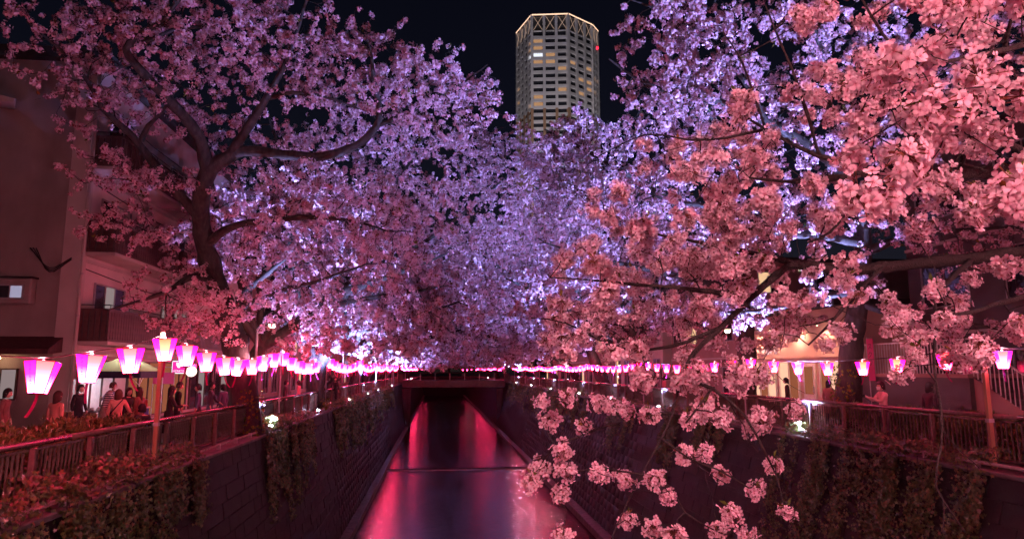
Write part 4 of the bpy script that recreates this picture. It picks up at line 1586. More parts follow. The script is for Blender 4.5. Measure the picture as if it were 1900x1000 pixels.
def tree_obj(name, base, label, group, g, mat='blossom', rz=0.0):
    e = empty(name, base, label, 'tree', group, rz)
    b = np.array(base, float)
    link('trunk', mesh_np('trunk', g['wood'][0] - b, g['wood'][1], True), M['bark'], e)
    tag(link('twigs', mesh_np('twigs', g['twig'][0] - b, g['twig'][1]), M['twig'], e), kind='stuff')
    tag(link('crown', mesh_np('crown', g['blossom'][0] - b, g['blossom'][1]), M[mat], e), kind='stuff')
    if 'leaf' in g:
        tag(link('young_leaves', mesh_np('young_leaves', g['leaf'][0] - b, g['leaf'][1]), M['young_leaf'], e), kind='stuff')
    return e


def pl(rows):
    """rows (px,py,depth,r) -> world polyline"""
    return np.array([list(aty(a, b_, c)) + [r] for a, b_, c, r in rows])


def ev(px, py, y, rx, ry, rz, w=None):
    c = aty(px, py, y)
    return [c[0], c[1], c[2], rx, ry, rz, w if w else rx * ry * rz]


STATS = []


def left_near_tree():
    rg = np.random.default_rng(11)
    base = aty(462, 712, 24.5)
    base[2] = ZL
    tr = np.vstack([[list(base - np.array([0, 0, .3])) + [.62]], [list(base + np.array([0, 0, .35])) + [.50]],
                    pl([(440, 640, 24.4, .42), (420, 575, 24.2, .37), (400, 510, 23.8, .33), (382, 450, 23.2, .30), (374, 400, 22.8, .28), (376, 355, 22.3, .26), (387, 318, 22, .25)])])
    limbs = [tr,
             pl([(387, 318, 22, .23), (376, 270, 21.7, .20), (355, 230, 21.2, .18), (320, 190, 20.6, .16), (285, 155, 20, .14), (248, 118, 19.4, .12), (232, 92, 19, .10), (255, 65, 18.6, .08), (300, 40, 18.2, .06), (340, -10, 17.8, .04)]),
             pl([(387, 318, 22, .23), (405, 300, 21.9, .22), (430, 285, 21.8, .20), (446, 255, 21.6, .15), (470, 215, 21.2, .13), (490, 185, 20.8, .11), (520, 130, 20.2, .08), (545, 70, 19.6, .06), (570, 0, 19, .04)]),
             pl([(430, 285, 21.8, .18), (470, 280, 21.7, .17), (520, 287, 21.5, .16), (575, 291, 21.2, .15), (625, 283, 20.9, .14), (670, 262, 20.6, .12), (697, 235, 20.4, .11), (702, 205, 20.2, .09), (692, 150, 19.8, .07), (690, 105, 19.4, .04), (680, 70, 19.2, .02)]),
             pl([(697, 235, 20.4, .07), (740, 218, 20.2, .06), (800, 190, 20, .045), (860, 150, 19.8, .03), (905, 120, 19.6, .015)]),
             pl([(376, 410, 22.8, .20), (340, 370, 22.5, .17), (300, 325, 22.1, .15), (262, 270, 21.6, .12), (238, 243, 21.3, .10), (195, 205, 20.8, .08), (165, 150, 20.2, .06), (110, 90, 19.6, .04), (50, 40, 19, .02)]),
             pl([(262, 262, 21.6, .09), (275, 235, 21.3, .075), (298, 210, 20.9, .05), (330, 160, 20.4, .03)]),
             pl([(232, 92, 19, .08), (270, 75, 19, .07), (320, 55, 19.2, .055), (380, 50, 19.3, .04)]),
             pl([(490, 185, 20.8, .08), (540, 172, 20.6, .06), (600, 178, 20.5, .05), (660, 200, 20.4, .035)]),
             pl([(405, 520, 23.9, .16), (360, 515, 23, .11), (310, 540, 22, .07), (250, 560, 21.3, .04), (200, 575, 20.8, .02)]),
             pl([(420, 575, 24.2, .18), (470, 560, 23.6, .13), (530, 540, 22.8, .09), (600, 520, 22, .06), (680, 490, 21.2, .03)]),
             pl([(382, 450, 23.2, .16), (430, 420, 22.6, .12), (500, 408, 22, .10), (570, 400, 21.4, .08), (640, 408, 20.8, .05), (720, 430, 20.2, .03)])]
    vols = [ev(150, 70, 19.5, 2.3, 2, 1.6, 7), ev(300, 60, 19.5, 3, 2.5, 2.0, 14), ev(480, 70, 19.5, 3, 2.5, 2.1, 15), ev(640, 130, 21.2, 2.6, 1.6, 1.6, 14), ev(780, 190, 20, 2.3, 2, 1.2, 11),
            ev(860, 150, 19.8, 1.1, 1.3, .9, 2),
            ev(200, 190, 21.6, 1.6, 1.2, 1.3, 5), ev(370, 200, 22.6, 2.4, 1.3, 1.6, 8), ev(250, 330, 21.8, 1.8, 1.5, .8, 4), ev(600, 300, 23.6, 3.2, 1.4, 1.6, 10),
            ev(420, 430, 24.4, 2.8, 1.3, 1.5, 8), ev(620, 420, 21.5, 3.2, 2.2, 1.5, 11), ev(770, 400, 20.5, 2.2, 2, 1.8, 7), ev(330, 560, 22, 1.9, 1.3, .75, 5), ev(520, 560, 22.8, 2.6, 1.8, .9, 7), ev(700, 520, 21.5, 2, 1.8, 1.0, 5), ev(400, 620, 23, 1.5, 1.2, .4, 2), ev(240, 420, 22, 1.1, 1, .7, 2)]
    g = grow(rg, limbs, vols, 860, twigs=1, twig_len=(.3, .9), per_twig=4, crad=(.07, .15), k=18, fsize=.036, leaf_frac=.05, droop=.25)
    STATS.append(('L1', g['n']))
    tree_obj('cherry_tree', base, 'large cherry tree on the left bank with a dark forked trunk and arching limb', 'cherry trees lining the river', g)


def right_near_tree():
    rg = np.random.default_rng(12)
    base = aty(1572, 760, 21.5)
    base[2] = ZR
    tr = np.vstack([[list(base - np.array([0, 0, .3])) + [.55]], [list(base + np.array([0, 0, .35])) + [.45]],
                    pl([(1578, 680, 21.4, .38), (1588, 590, 21.2, .34), (1598, 500, 21, .30), (1600, 430, 20.8, .28), (1596, 380, 20.5, .26)])])
    limbs = [tr,
             pl([(1596, 380, 20.5, .22), (1560, 320, 20, .19), (1500, 270, 19.4, .16), (1420, 225, 19, .13), (1340, 190, 18.8, .11), (1260, 175, 18.8, .08), (1190, 150, 19, .05), (1130, 110, 19.2, .025)]),
             pl([(1596, 380, 20.5, .22), (1640, 320, 19.9, .19), (1700, 240, 19.2, .17), (1770, 150, 18.4, .15), (1815, 75, 17.8, .13), (1840, 0, 17.4, .10), (1860, -80, 17, .07)]),
             pl([(1420, 225, 19, .09), (1380, 150, 18.6, .07), (1320, 80, 18.4, .055), (1250, 30, 18.4, .04), (1170, 0, 18.4, .02)]),
             pl([(1560, 320, 20, .12), (1540, 220, 19.4, .10), (1530, 120, 18.8, .08), (1500, 20, 18.2, .05), (1480, -60, 18, .03)]),
             pl([(1598, 450, 20.8, .18), (1520, 440, 20.4, .14), (1430, 430, 20, .11), (1330, 390, 19.8, .08), (1230, 370, 19.8, .05), (1150, 330, 20, .02)]),
             pl([(1590, 540, 21, .14), (1500, 560, 20.6, .09), (1420, 575, 20.2, .06), (1340, 580, 20, .03)]),
             pl([(1590, 560, 21.2, .14), (1650, 580, 20.2, .10), (1720, 600, 19.4, .07), (1800, 600, 18.6, .045), (1880, 620, 18, .02)]),
             pl([(1598, 470, 20.8, .16), (1680, 440, 20, .12), (1770, 430, 19, .08), (1880, 420, 18, .04)])]
    vols = [ev(1180, 60, 18.8, 1.1, 1.4, .9, 2.5), ev(1250, 40, 18.5, 1.4, 1.5, .9, 8), ev(1300, 130, 18.6, 1.7, 1.6, 1.1, 9), ev(1400, 60, 18.4, 2.4, 2, 1.6, 10), ev(1560, 60, 18.2, 2.4, 2, 1.8, 10), ev(1740, 50, 17.6, 2.6, 2, 1.8, 10), ev(1870, 120, 17.5, 1.6, 1.6, 1.8, 5),
            ev(1240, 190, 19, 1.7, 1.6, 1.0, 9), ev(1380, 230, 19.2, 2.4, 2, 1.5, 9), ev(1540, 240, 19.6, 2.2, 2, 1.5, 7), ev(1720, 260, 19, 2.4, 2, 1.6, 8),
            ev(1250, 350, 19.9, 2.0, 1.8, 1.3, 6), ev(1420, 410, 20.2, 2.4, 2, 1.2, 7), ev(1700, 420, 19.4, 2.4, 1.8, 1.2, 6), ev(1380, 575, 20.3, 1.8, 1.4, .5, 4), ev(1780, 610, 18.8, 1.9, 1.3, .55, 5), ev(1560, 520, 20.2, 1.4, 1.2, .8, 2), ev(1860, 460, 18.2, 1.4, 1.4, 1.3, 4)]
    g = grow(rg, limbs, vols, 680, twigs=1, twig_len=(.3, .9), per_twig=4, crad=(.07, .145), k=18, fsize=.036, leaf_frac=.06, droop=.2)
    STATS.append(('R1', g['n']))
    tree_obj('cherry_tree', base, 'cherry tree with a dark ivy-clad trunk beside the lit shop on the right bank', 'cherry trees lining the river', g)


def left_second_tree():
    rg = np.random.default_rng(13)
    base = aty(583, 735, 38.5)
    base[2] = ZL
    tr = np.vstack([[list(base - np.array([0, 0, .3])) + [.62]], [list(base + np.array([0, 0, .3])) + [.52]],
                    pl([(588, 690, 38.3, .46), (598, 662, 37.8, .42), (618, 640, 37, .38), (634, 618, 36.2, .34), (638, 590, 35.6, .30)])])
    limbs = [tr,
             pl([(638, 600, 35.8, .26), (640, 560, 35.2, .22), (650, 500, 34.4, .19), (680, 440, 33.6, .16), (720, 370, 33, .12), (760, 300, 32.4, .08), (790, 240, 32, .04)]),
             pl([(634, 618, 36.2, .2), (690, 610, 35, .16), (740, 592, 34, .12), (790, 580, 33, .08), (850, 560, 32, .04)]),
             pl([(650, 500, 34.4, .15), (720, 480, 33, .12), (800, 440, 32, .09), (880, 380, 31.2, .06), (950, 320, 31, .03)]),
             pl([(598, 662, 37.8, .25), (560, 590, 37, .24), (495, 588, 34, .27), (560, 570, 32.5, .24), (640, 545, 31.5, .2), (680, 530, 31, .14), (760, 500, 30, .08), (830, 470, 29.4, .03)][2:]),
             pl([(560, 590, 37, .24), (540, 500, 36, .2), (530, 400, 35, .16), (520, 300, 34, .1), (500, 220, 33, .05)])]
    limbs[4] = np.vstack([[list(aty(590, 660, 37.5)) + [.3]], limbs[4]]) if False else limbs[4]
    limbs.append(pl([(592, 672, 38, .34), (560, 630, 37.4, .30), (520, 600, 36, .28), (495, 588, 34, .27)]))
    vols = [ev(640, 330, 34, 4, 3, 3, 16), ev(800, 300, 32.5, 3.6, 3, 2.4, 14), ev(900, 300, 31.5, 2.4, 2.5, 1.8, 7), ev(760, 450, 32.5, 4, 3, 2.2, 14), ev(900, 430, 31.5, 3, 3, 2.2, 10),
            ev(560, 480, 34, 3, 2.5, 2, 8), ev(700, 580, 34, 3, 2.5, 1.0, 9), ev(830, 560, 32.5, 3, 2.5, 1.2, 8), ev(570, 620, 35, 2.4, 2, .6, 4), ev(480, 330, 34, 3.4, 3, 3, 8), ev(930, 270, 31.5, 1.6, 2, .7, 4), ev(990, 320, 31, 2.2, 2.2, 1.3, 6)]
    g = grow(rg, limbs, vols, 580, twigs=2, per_twig=2, crad=(.09, .16), k=14, fsize=.046, leaf_frac=.04, droop=.3, sec_step=.4)
    STATS.append(('L2', g['n']))
    tree_obj('cherry_tree', base, 'cherry tree with a pale trunk leaning over the left railing behind the lanterns', 'cherry trees lining the river', g)


def right_second_tree():
    rg = np.random.default_rng(14)
    base = aty(1388, 745, 29)
    base[2] = ZR
    tr = np.vstack([[list(base - np.array([0, 0, .3])) + [.55]], [list(base + np.array([0, 0, .3])) + [.45]],
                    pl([(1388, 660, 29, .4), (1384, 600, 28.8, .36), (1376, 540, 28.4, .32), (1360, 480, 28, .28)])])
    limbs = [tr,
             pl([(1360, 480, 28, .25), (1300, 420, 27.4, .2), (1220, 360, 27, .15), (1140, 310, 26.8, .11), (1070, 270, 26.8, .07), (1010, 240, 27, .03)]),
             pl([(1360, 480, 28, .22), (1370, 400, 27.6, .18), (1360, 300, 27, .14), (1320, 220, 26.4, .1), (1280, 140, 26, .05)]),
             pl([(1376, 540, 28.4, .2), (1290, 520, 27.4, .15), (1200, 500, 26.8, .11), (1100, 480, 26.4, .07), (1010, 450, 26.4, .03)]),
             pl([(1384, 590, 28.8, .16), (1300, 600, 27.8, .11), (1220, 610, 27, .07), (1130, 600, 26.6, .03)])]
    vols = [ev(1080, 300, 27, 2.6, 2.4, 1.6, 9), ev(1200, 330, 27, 3.2, 2.6, 2.2, 12), ev(1120, 420, 26.8, 3.2, 2.6, 2, 12), ev(1290, 460, 27.4, 3, 2.4, 1.8, 8), ev(1340, 260, 27, 2.8, 2.6, 2.4, 8), ev(1020, 460, 27, 2.4, 2.4, 1.4, 6), ev(1230, 590, 27, 3, 2.2, .7, 7), ev(1060, 570, 26.8, 2.4, 2, 1.0, 6), ev(1480, 380, 28, 3, 2.4, 2, 6), ev(1440, 590, 28, 2.2, 1.6, .6, 4), ev(1020, 275, 27, 1.5, 2, .6, 4), ev(1060, 250, 27, 1.2, 2, .5, 3), ev(980, 380, 27, 1.8, 2, 1.4, 6), ev(1080, 370, 27.5, 2.2, 2, 1.6, 10), ev(1060, 300, 28.5, 1.6, 1.5, 1.0, 8)]
    g = grow(rg, limbs, vols, 620, twigs=2, per_twig=2, crad=(.09, .155), k=14, fsize=.045, leaf_frac=.07, droop=.3, sec_step=.38)
    STATS.append(('R2', g['n']))
    tree_obj('cherry_tree', base, 'cherry tree behind the foreground branch, rising beside the right street lamp', 'cherry trees lining the river', g)


def far_variant(seed):
    """tree standing at the origin and leaning over the river towards +x"""
    rg = np.random.default_rng(seed)
    j = lambda s=.25: rg.normal(0, s)
    fork = np.array([1.0 + j(), j(.4), 3.0 + j()])
    tr = np.array([[0, 0, -.3, .55], [0, 0, .4, .44], [.35, j(.15), 1.6, .36], [*fork, .3]])
    limbs = [tr]
    for (dx, dy, dz) in ((7.2, -2.2, 2.2), (6.6, 2.6, 3.4), (3.0, -2.5, 6.6), (-1.6, 1.2, 7.2), (3.4, 2.4, 6.9), (8.0, .3, 4.6), (-3.0, -2.0, 4.8), (.8, -4.0, 4.0), (1.0, 4.2, 4.2)):
        e = fork + np.array([dx + j(.6), dy + j(.6), dz + j(.5)])
        m1 = fork + (e - fork) * .33 + np.array([j(.3), j(.3), .5 + j(.3)])
        m2 = fork + (e - fork) * .68 + np.array([j(.3), j(.3), .5 + j(.3)])
        limbs.append(np.array([[*fork, .2], [*m1, .15], [*m2, .09], [*e, .02]]))
    vols = [[5, 0, 5.0, 4.6, 4.6, 2.6, 30], [3, 0, 8.6, 4.6, 4.6, 2.2, 30], [-1.5, 0, 8, 3, 4, 2.4, 12], [7.5, 0, 4.6, 2.6, 4, 1.9, 14], [8.6, 0, 7, 2, 3.6, 2.0, 10], [6, 0, 3.2, 3.4, 4, .9, 9], [-2, 0, 5, 2.4, 3.6, 1.6, 7]]
    return grow(rg, limbs, vols, 480, twigs=2, per_twig=2, crad=(.11, .20), k=11, fsize=.074, sides=4, leaf_frac=.03, droop=.35, sec_step=.55, sec_r=.05)


left_near_tree()
right_near_tree()
left_second_tree()
right_second_tree()

_vars = []
for s in (21, 22, 23):
    g = far_variant(s)
    STATS.append(('far', g['n']))
    _vars.append({k: (mesh_np(k, *g[k], k == 'wood')) for k in ('wood', 'twig', 'blossom', 'leaf')})
    for k, m in (('wood', 'bark'), ('twig', 'twig'), ('blossom', 'blossom'), ('leaf', 'young_leaf')):
        _vars[-1][k].materials.append(M[m])


def far_tree(x, y, z, rz, sc, v, label):
    e = empty('cherry_tree', (x, y, z), label, 'tree', 'cherry trees lining the river', rz)
    e.scale = (sc, sc, sc)
    for k, nm in (('wood', 'trunk'), ('twig', 'twigs'), ('blossom', 'crown'), ('leaf', 'young_leaves')):
        o = link(nm, _vars[v][k], None, e)
        if k != 'wood':
            tag(o, kind='stuff')


FAR_L = [(-7.6, 50, 0, 1.18), (-7.4, 61, .3, 1.12), (-7.5, 73, -.3, 1.05), (-7.4, 85, .2, 1.0), (-7.5, 98, 0, 1.05), (-7.4, 111, .1, 1.0), (-8.0, 130, 0, 1.05), (-7.5, 148, .2, 1.1), (-7.5, 172, 0, 1.1)]
FAR_R = [(12.9, 41, 0, 1.22), (12.8, 52, .25, 1.2), (12.9, 63, -.2, 1.0), (12.9, 75, .1, 1.05), (12.9, 88, -.1, 1.0), (12.8, 101, .2, 1.0), (13.2, 113, 0, 1.0), (13.0, 131, .2, 1.1), (12.9, 150, 0, 1.1), (12.9, 175, 0, 1.1)]
for i, (x, y, a, s) in enumerate(FAR_L):
    far_tree(x, y, ZL, a, s, i % 3, 'distant cherry tree on the left bank, %s behind the leaning pale trunk' % ORD[i])
far_tree(-9.2, 32, ZL, .25, 1.05, 2, 'cherry tree standing between the forked trunk and the leaning pale trunk')
for i, (x, y, a, s) in enumerate(FAR_R):
    far_tree(x, y, ZR, math.pi + a, s, (i + 1) % 3, 'distant cherry tree on the right bank, %s behind the street lamp beside the shop' % ORD[i])
for i, (x, y, a) in enumerate(((-2.5, 247, -1.57), (4, 250, -1.4), (10, 247, -1.7))):
    far_tree(x, y, ZL, a, 1.15, i, 'far cherry tree closing the view at the river bend, %s from the left' % ORD[i])
print('CLUSTERS', STATS)
# ------------------------------------------------------------------ foreground cherry branches close to the viewpoint
def pompom(seed, n_fl, rad, fl, squash=(1, 1, 1), lob=.18):
    """one umbel of five-petalled flowers on pedicels"""
    rg = np.random.default_rng(seed)
    V, F5, F4, A = [], [], [], []
    PV, PF = [], []
    # directions spread over the ball (less at the stalk side, -z... up is the stalk)
    i = np.arange(n_fl) + .5
    phi = np.arccos(1 - 2 * i / n_fl * .93)
    th = math.pi * (1 + 5 ** .5) * i + rg.normal(0, .25, n_fl)
    D = np.stack([np.cos(th) * np.sin(phi), np.sin(th) * np.sin(phi), -np.cos(phi)], axis=1)
    D = norm(D + rg.normal(0, .16, D.shape))
    sub = rg.normal(0, lob * rad, (3, 3))
    for q_, d in enumerate(D):
        rr = rad * rg.uniform(.4, 1.0)
        c = d * rr * np.array(squash) + sub[rg.integers(3)]
        nrm_ = norm(d + rg.normal(0, .38, 3))
        t = norm(np.cross(nrm_, rg.normal(size=3)))
        b = np.cross(nrm_, t)
        s = fl * rg.uniform(.82, 1.15)
        openness = rg.uniform(.25, 1.0)
        rot = rg.uniform(0, 6.28)
        bud = rg.random() < .08
        if bud:
            openness, s = 1.9, s * .7
        for k in range(5):
            a = rot + k * 2 * math.pi / 5 + rg.normal(0, .05)
            u = np.cos(a) * t + np.sin(a) * b
            w = np.cross(nrm_, u)
            tilt = openness * .45 + rg.normal(0, .08)
            uu = norm(u * math.cos(tilt) + nrm_ * math.sin(tilt))
            vv = np.cross(w, uu)
            L, W = s, s * .86

            def pt(x, y, zz):
                return c + uu * (x * L) + w * (y * W) - vv * (zz * L)
            o = len(V)
            cu = rg.uniform(.02, .16)
            V += [pt(.06, 0, 0), pt(.45, .34, -cu), pt(.76, .46, -cu * 1.3), pt(1.0, .20, -.02), pt(.91, 0, .03), pt(1.0, -.20, -.02), pt(.76, -.46, -cu * 1.3), pt(.45, -.34, -cu)]
            A += [0, .45, .76, 1, .91, 1, .76, .45]
            F5 += [[o, o + 1, o + 2, o + 3, o + 4], [o, o + 4, o + 5, o + 6, o + 7]]
        # stamens: small star at the centre
        o = len(V)
        for k in range(6):
            a = k * math.pi / 3
            V.append(c + nrm_ * s * .16 + (np.cos(a) * t + np.sin(a) * b) * s * .16 * (1 if k % 2 else .5))
            A.append(0)
        F4 += [[o, o + 1, o + 2, o + 3], [o, o + 3, o + 4, o + 5]]
        # pedicel + calyx
        st = np.array([0, 0, rad * .25])
        m_ = (st + c) * .5 + rg.normal(0, .004, 3)
        v, f = tube_np(np.array([st, m_, c]), np.array([.0011, .0010, .0022]), 3)
        PF.append(f + sum(len(x) for x in PV))
        PV.append(v)
    me = mesh_np('blossom_cluster', np.array(V), [np.array(F5), np.array(F4)], False, {'along': A})
    me.materials.append(M['petal'])
    pm = mesh_np('pedicels', np.vstack(PV), np.vstack(PF))
    pm.materials.append(M['pedicel'])
    return me, pm


def foreground():
    rg = np.random.default_rng(31)
    base = (12.9, 4.2, ZR)
    T = empty('cherry_tree', base, 'foreground cherry tree reaching salmon-pink blossom sprays in from the right', 'tree', 'cherry trees lining the river')
    off = np.array(base)
    # trunk and the limbs that reach over the river (they enter the picture from the right)
    trunk = np.array([[12.9, 4.2, ZR - .3, .45], [12.9, 4.2, ZR + .5, .38], [12.6, 4.2, ZR + 1.8, .32], [11.8, 4.2, ZR + 2.9, .26]])
    root = [11.8, 4.2, ZR + 2.9]

    def fl(rows):
        return pl(rows)
    limbs = [trunk,
             np.vstack([[root + [.2]], [[9.0, 4.1, 10.6, .13]], [[6.0, 3.9, 10.35, .08]], fl([(1960, 312, 3.4, .040), (1780, 322, 3.2, .032), (1664, 318, 3.1, .028), (1560, 330, 3.1, .018), (1478, 338, 3.1, .010), (1390, 330, 3.2, .006)])]),
             np.vstack([[root + [.2]], [[9.0, 4.3, 10.1, .12]], [[6.2, 4.2, 9.95, .075]], fl([(1960, 372, 3.7, .040), (1830, 362, 3.6, .034), (1740, 346, 3.5, .028), (1640, 318, 3.4, .02), (1520, 290, 3.4, .013), (1420, 240, 3.5, .008), (1340, 190, 3.6, .005)])]),
             np.vstack([[root + [.2]], [[9.0, 4.6, 9.8, .12]], [[6.8, 4.6, 9.7, .08]], fl([(1960, 470, 4.2, .045), (1800, 482, 4.1, .040), (1640, 496, 4.0, .036), (1560, 500, 3.9, .033), (1478, 490, 3.8, .030), (1430, 520, 3.7, .024), (1388, 556, 3.6, .020), (1330, 610, 3.5, .016), (1284, 655, 3.4, .013), (1262, 700, 3.35, .009), (1246, 765, 3.3, .0065), (1226, 812, 3.3, .0055), (1190, 880, 3.3, .0045), (1160, 940, 3.3, .0035), (1130, 1010, 3.3, .003)])]),
             fl([(1388, 556, 3.6, .016), (1300, 540, 3.5, .012), (1200, 530, 3.5, .009), (1100, 520, 3.6, .006), (1020, 515, 3.7, .004)]),
             fl([(1478, 490, 3.8, .018), (1400, 470, 3.8, .014), (1300, 450, 3.9, .010), (1200, 430, 4.0, .007), (1120, 390, 4.1, .004)]),
             fl([(1330, 610, 3.5, .012), (1250, 640, 3.5, .009), (1150, 645, 3.6, .007), (1050, 600, 3.7, .004), (985, 590, 3.8, .003)]),
             fl([(1664, 318, 3.1, .018), (1654, 296, 3.0, .017), (1680, 262, 2.9, .015), (1704, 244, 2.8, .012), (1712, 190, 2.6, .010), (1680, 120, 2.4, .008), (1640, 60, 2.3, .006), (1600, 0, 2.3, .004)]),
             fl([(1780, 322, 3.2, .015), (1800, 250, 2.8, .012), (1830, 180, 2.4, .010), (1860, 100, 2.1, .008), (1880, 20, 2.0, .005)]),
             fl([(1960, 312, 3.4, .03), (1860, 262, 2.9, .018), (1780, 215, 2.6, .013), (1720, 190, 2.5, .009), (1640, 190, 2.5, .006), (1560, 170, 2.7, .004)]),
             fl([(1640, 318, 3.4, .012), (1580, 380, 3.3, .009), (1540, 430, 3.2, .007), (1500, 450, 3.2, .004)]),
             fl([(1420, 240, 3.5, .008), (1380, 120, 3.6, .006), (1340, 60, 3.8, .004)]),
             fl([(1520, 290, 3.4, .010), (1490, 180, 3.2, .008), (1450, 80, 3.1, .006), (1420, 10, 3.1, .004)]),
             fl([(1420, 240, 3.5, .008), (1300, 260, 3.7, .006), (1200, 250, 4.0, .005), (1110, 290, 4.2, .003)]),
             fl([(1800, 482, 4.1, .02), (1740, 545, 3.4, .012), (1735, 600, 3.0, .008), (1730, 680, 2.8, .006), (1742, 760, 2.7, .005), (1744, 830, 2.7, .0042), (1735, 900, 2.7, .0035), (1790, 985, 2.7, .0025)]),
             fl([(1640, 496, 4.0, .014), (1590, 540, 3.6, .010), (1540, 600, 3.4, .007), (1500, 640, 3.3, .004)]),
             fl([(1262, 700, 3.35, .011), (1320, 720, 3.3, .009), (1380, 770, 3.2, .007), (1420, 840, 3.2, .005), (1440, 880, 3.2, .004), (1452, 930, 3.2, .003)]),
             fl([(1246, 765, 3.3, .008), (1180, 770, 3.3, .006), (1100, 800, 3.3, .005), (1030, 830, 3.3, .004), (1000, 870, 3.3, .003)]),
             fl([(1190, 880, 3.3, .006), (1240, 900, 3.25, .005), (1270, 950, 3.25, .004), (1330, 985, 3.25, .003)]),
             fl([(1226, 812, 3.3, .006), (1280, 850, 3.2, .005), (1330, 870, 3.2, .004), (1390, 905, 3.2, .003)]),
             fl([(1190, 880, 3.3, .005), (1110, 870, 3.3, .004), (1050, 880, 3.35, .003), (1035, 915, 3.35, .002)]),
             fl([(1320, 720, 3.3, .006), (1290, 760, 3.25, .005), (1272, 785, 3.25, .003)]),
             fl([(1960, 540, 3.2, .02), (1860, 560, 3.0, .012), (1800, 580, 2.9, .008), (1740, 585, 2.8, .004)]),
             fl([(1960, 60, 2.2, .02), (1880, 90, 2.1, .012), (1790, 110, 2.0, .008), (1700, 130, 2.0, .005), (1650, 160, 2.0, .003)])]
    # cluster targets (px, py, depth, radius)
    tg = []

    def region(n, x0, x1, y0, y1, d0, d1, r0=.058, r1=.078, keep=None):
        c = 0
        while c < n:
            x, y = rg.uniform(x0, x1), rg.uniform(y0, y1)
            if keep and not keep(x, y):
                continue
            tg.append((x, y, rg.uniform(d0, d1), rg.uniform(r0, r1)))
            c += 1
    region(58, 1570, 1930, -20, 400, 1.6, 2.9, .062, .08)
    region(46, 1250, 1640, 10, 420, 2.7, 3.9, keep=lambda x, y: y > 420 - 1.15 * (x - 1130))
    region(50, 1080, 1420, 230, 520, 3.2, 4.6, keep=lambda x, y: y > 200 + .9 * (1330 - x) - 60)
    region(56, 990, 1330, 470, 655, 3.2, 4.4, keep=lambda x, y: x > 990 + abs(y - 590) * .5)
    region(18, 1330, 1480, 420, 640, 3.2, 4.2)
    region(26, 1450, 1900, 400, 640, 2.6, 4.0)
    region(8, 1640, 1900, 560, 700, 2.2, 2.9, .05, .065)
    region(5, 1260, 1440, 700, 800, 3.1, 3.5)
    region(7, 1180, 1420, 650, 715, 3.2, 3.9)
    hang = [(1005, 745), (1020, 780), (1083, 790), (1044, 834), (1130, 752), (1160, 758), (1004, 868), (984, 892), (1050, 872), (1041, 912), (1112, 876), (1160, 890), (1216, 888), (1238, 918), (1268, 842), (1305, 840), (1338, 878), (1400, 908), (1436, 862), (1461, 950), (1355, 950), (1165, 966), (1210, 978), (1252, 992), (1330, 982), (1385, 992), (1275, 782), (1312, 742), (1340, 776), (1205, 768), (1394, 792), (1424, 772), (1045, 996), (1055, 735), (1108, 745), (1475, 760)]
    for (x, y) in hang:
        tg.append((x, y, rg.uniform(3.1, 3.4), rg.uniform(.050, .066)))
    pts = np.array([aty(x, y, d) for x, y, d, _ in tg])
    rads = np.array([t[3] for t in tg])
    # wood: limbs then fine shoots to each cluster
    WV, WF, wo = [], [], 0
    npos, nrad = [], []

    def add(P, r, s):
        nonlocal wo
        V, F = tube_np(P, r, s)
        WV.append(V)
        WF.append(F + wo)
        wo += len(V)
    for L in limbs:
        Q = smooth_path(L, .07)
        m = len(Q)
        w = np.cumsum(rg.normal(0, .0016, (m, 3)), axis=0)
        w -= np.linspace(0, 1, m)[:, None] * w[-1]
        Q[:, :3] += w
        r = np.maximum(Q[:, 3], .002) * (1 + .10 * rg.normal(size=m))
        add(Q[:, :3], r, 8 if r[0] > .012 else 6)
        npos.append(Q[:, :3])
        nrad.append(np.maximum(Q[:, 3], .002))
    npos, nrad = np.concatenate(npos), np.concatenate(nrad)
    order = np.argsort(np.min(np.linalg.norm(pts[:, None] - npos[None], axis=2), axis=1))
    shoots = []
    for i in order:
        dl = np.linalg.norm(npos - pts[i], axis=1)
        j = int(np.argmin(dl + 6 * np.maximum(0, .004 - nrad) + .08 * (nrad > .03)))
        L = dl[j]
        p0, p1 = npos[j], pts[i] + np.array([0, 0, rads[i] * .25])
        m = max(4, int(L / .06))
        t = np.linspace(0, 1, m)[:, None]
        c1 = p0 + (p1 - p0) * .4 + rg.normal(0, .16 * L, 3)
        c2 = p1 + np.array([0, 0, .1 * L]) - (p1 - p0) * .2 + rg.normal(0, .08 * L, 3)
        P = (1 - t) ** 3 * p0 + 3 * (1 - t) ** 2 * t * c1 + 3 * (1 - t) * t * t * c2 + t ** 3 * p1
        P[1:-1] += rg.normal(0, .004, (m - 2, 3))
        r = np.linspace(min(nrad[j] * .8, .0035 + .004 * L), .0022, m)
        add(P, r, 5)
        npos = np.vstack([npos, P[1:-1]])
        nrad = np.concatenate([nrad, r[1:-1]])
    # bare side shoots
    for _ in range(150):
        j = rg.integers(len(npos))
        if nrad[j] > .02:
            continue
        p0 = npos[j]
        L = rg.uniform(.08, .3)
        d = norm(rg.normal(size=3))
        m = 5
        t = np.linspace(0, 1, m)[:, None]
        P = p0 + d * L * t + rg.normal(0, .012, (m, 3)) * t
        add(P, np.linspace(min(.003, nrad[j]), .0012, m), 4)
    link('trunk', mesh_np('trunk', np.vstack(WV) - off, np.vstack(WF), True), M['bark_near'], T)
    pom = [pompom(40, 40, .060, .0195), pompom(41, 36, .056, .0195), pompom(42, 46, .064, .019, (1.3, .9, .85)), pompom(43, 34, .055, .020, (1.35, .9, .8)), pompom(44, 38, .058, .0195), pompom(45, 26, .05, .0195, (1.0, 1.25, .8)), pompom(46, 44, .062, .019), pompom(47, 22, .048, .020, (1.25, 1, .7))]
    rnd = [pompom(60, 34, .056, .0190, lob=.06), pompom(61, 30, .054, .0190, lob=.1), pompom(62, 38, .058, .0185, (1.12, 1, .9), lob=.08)]
    nh = len(pts) - len(hang)
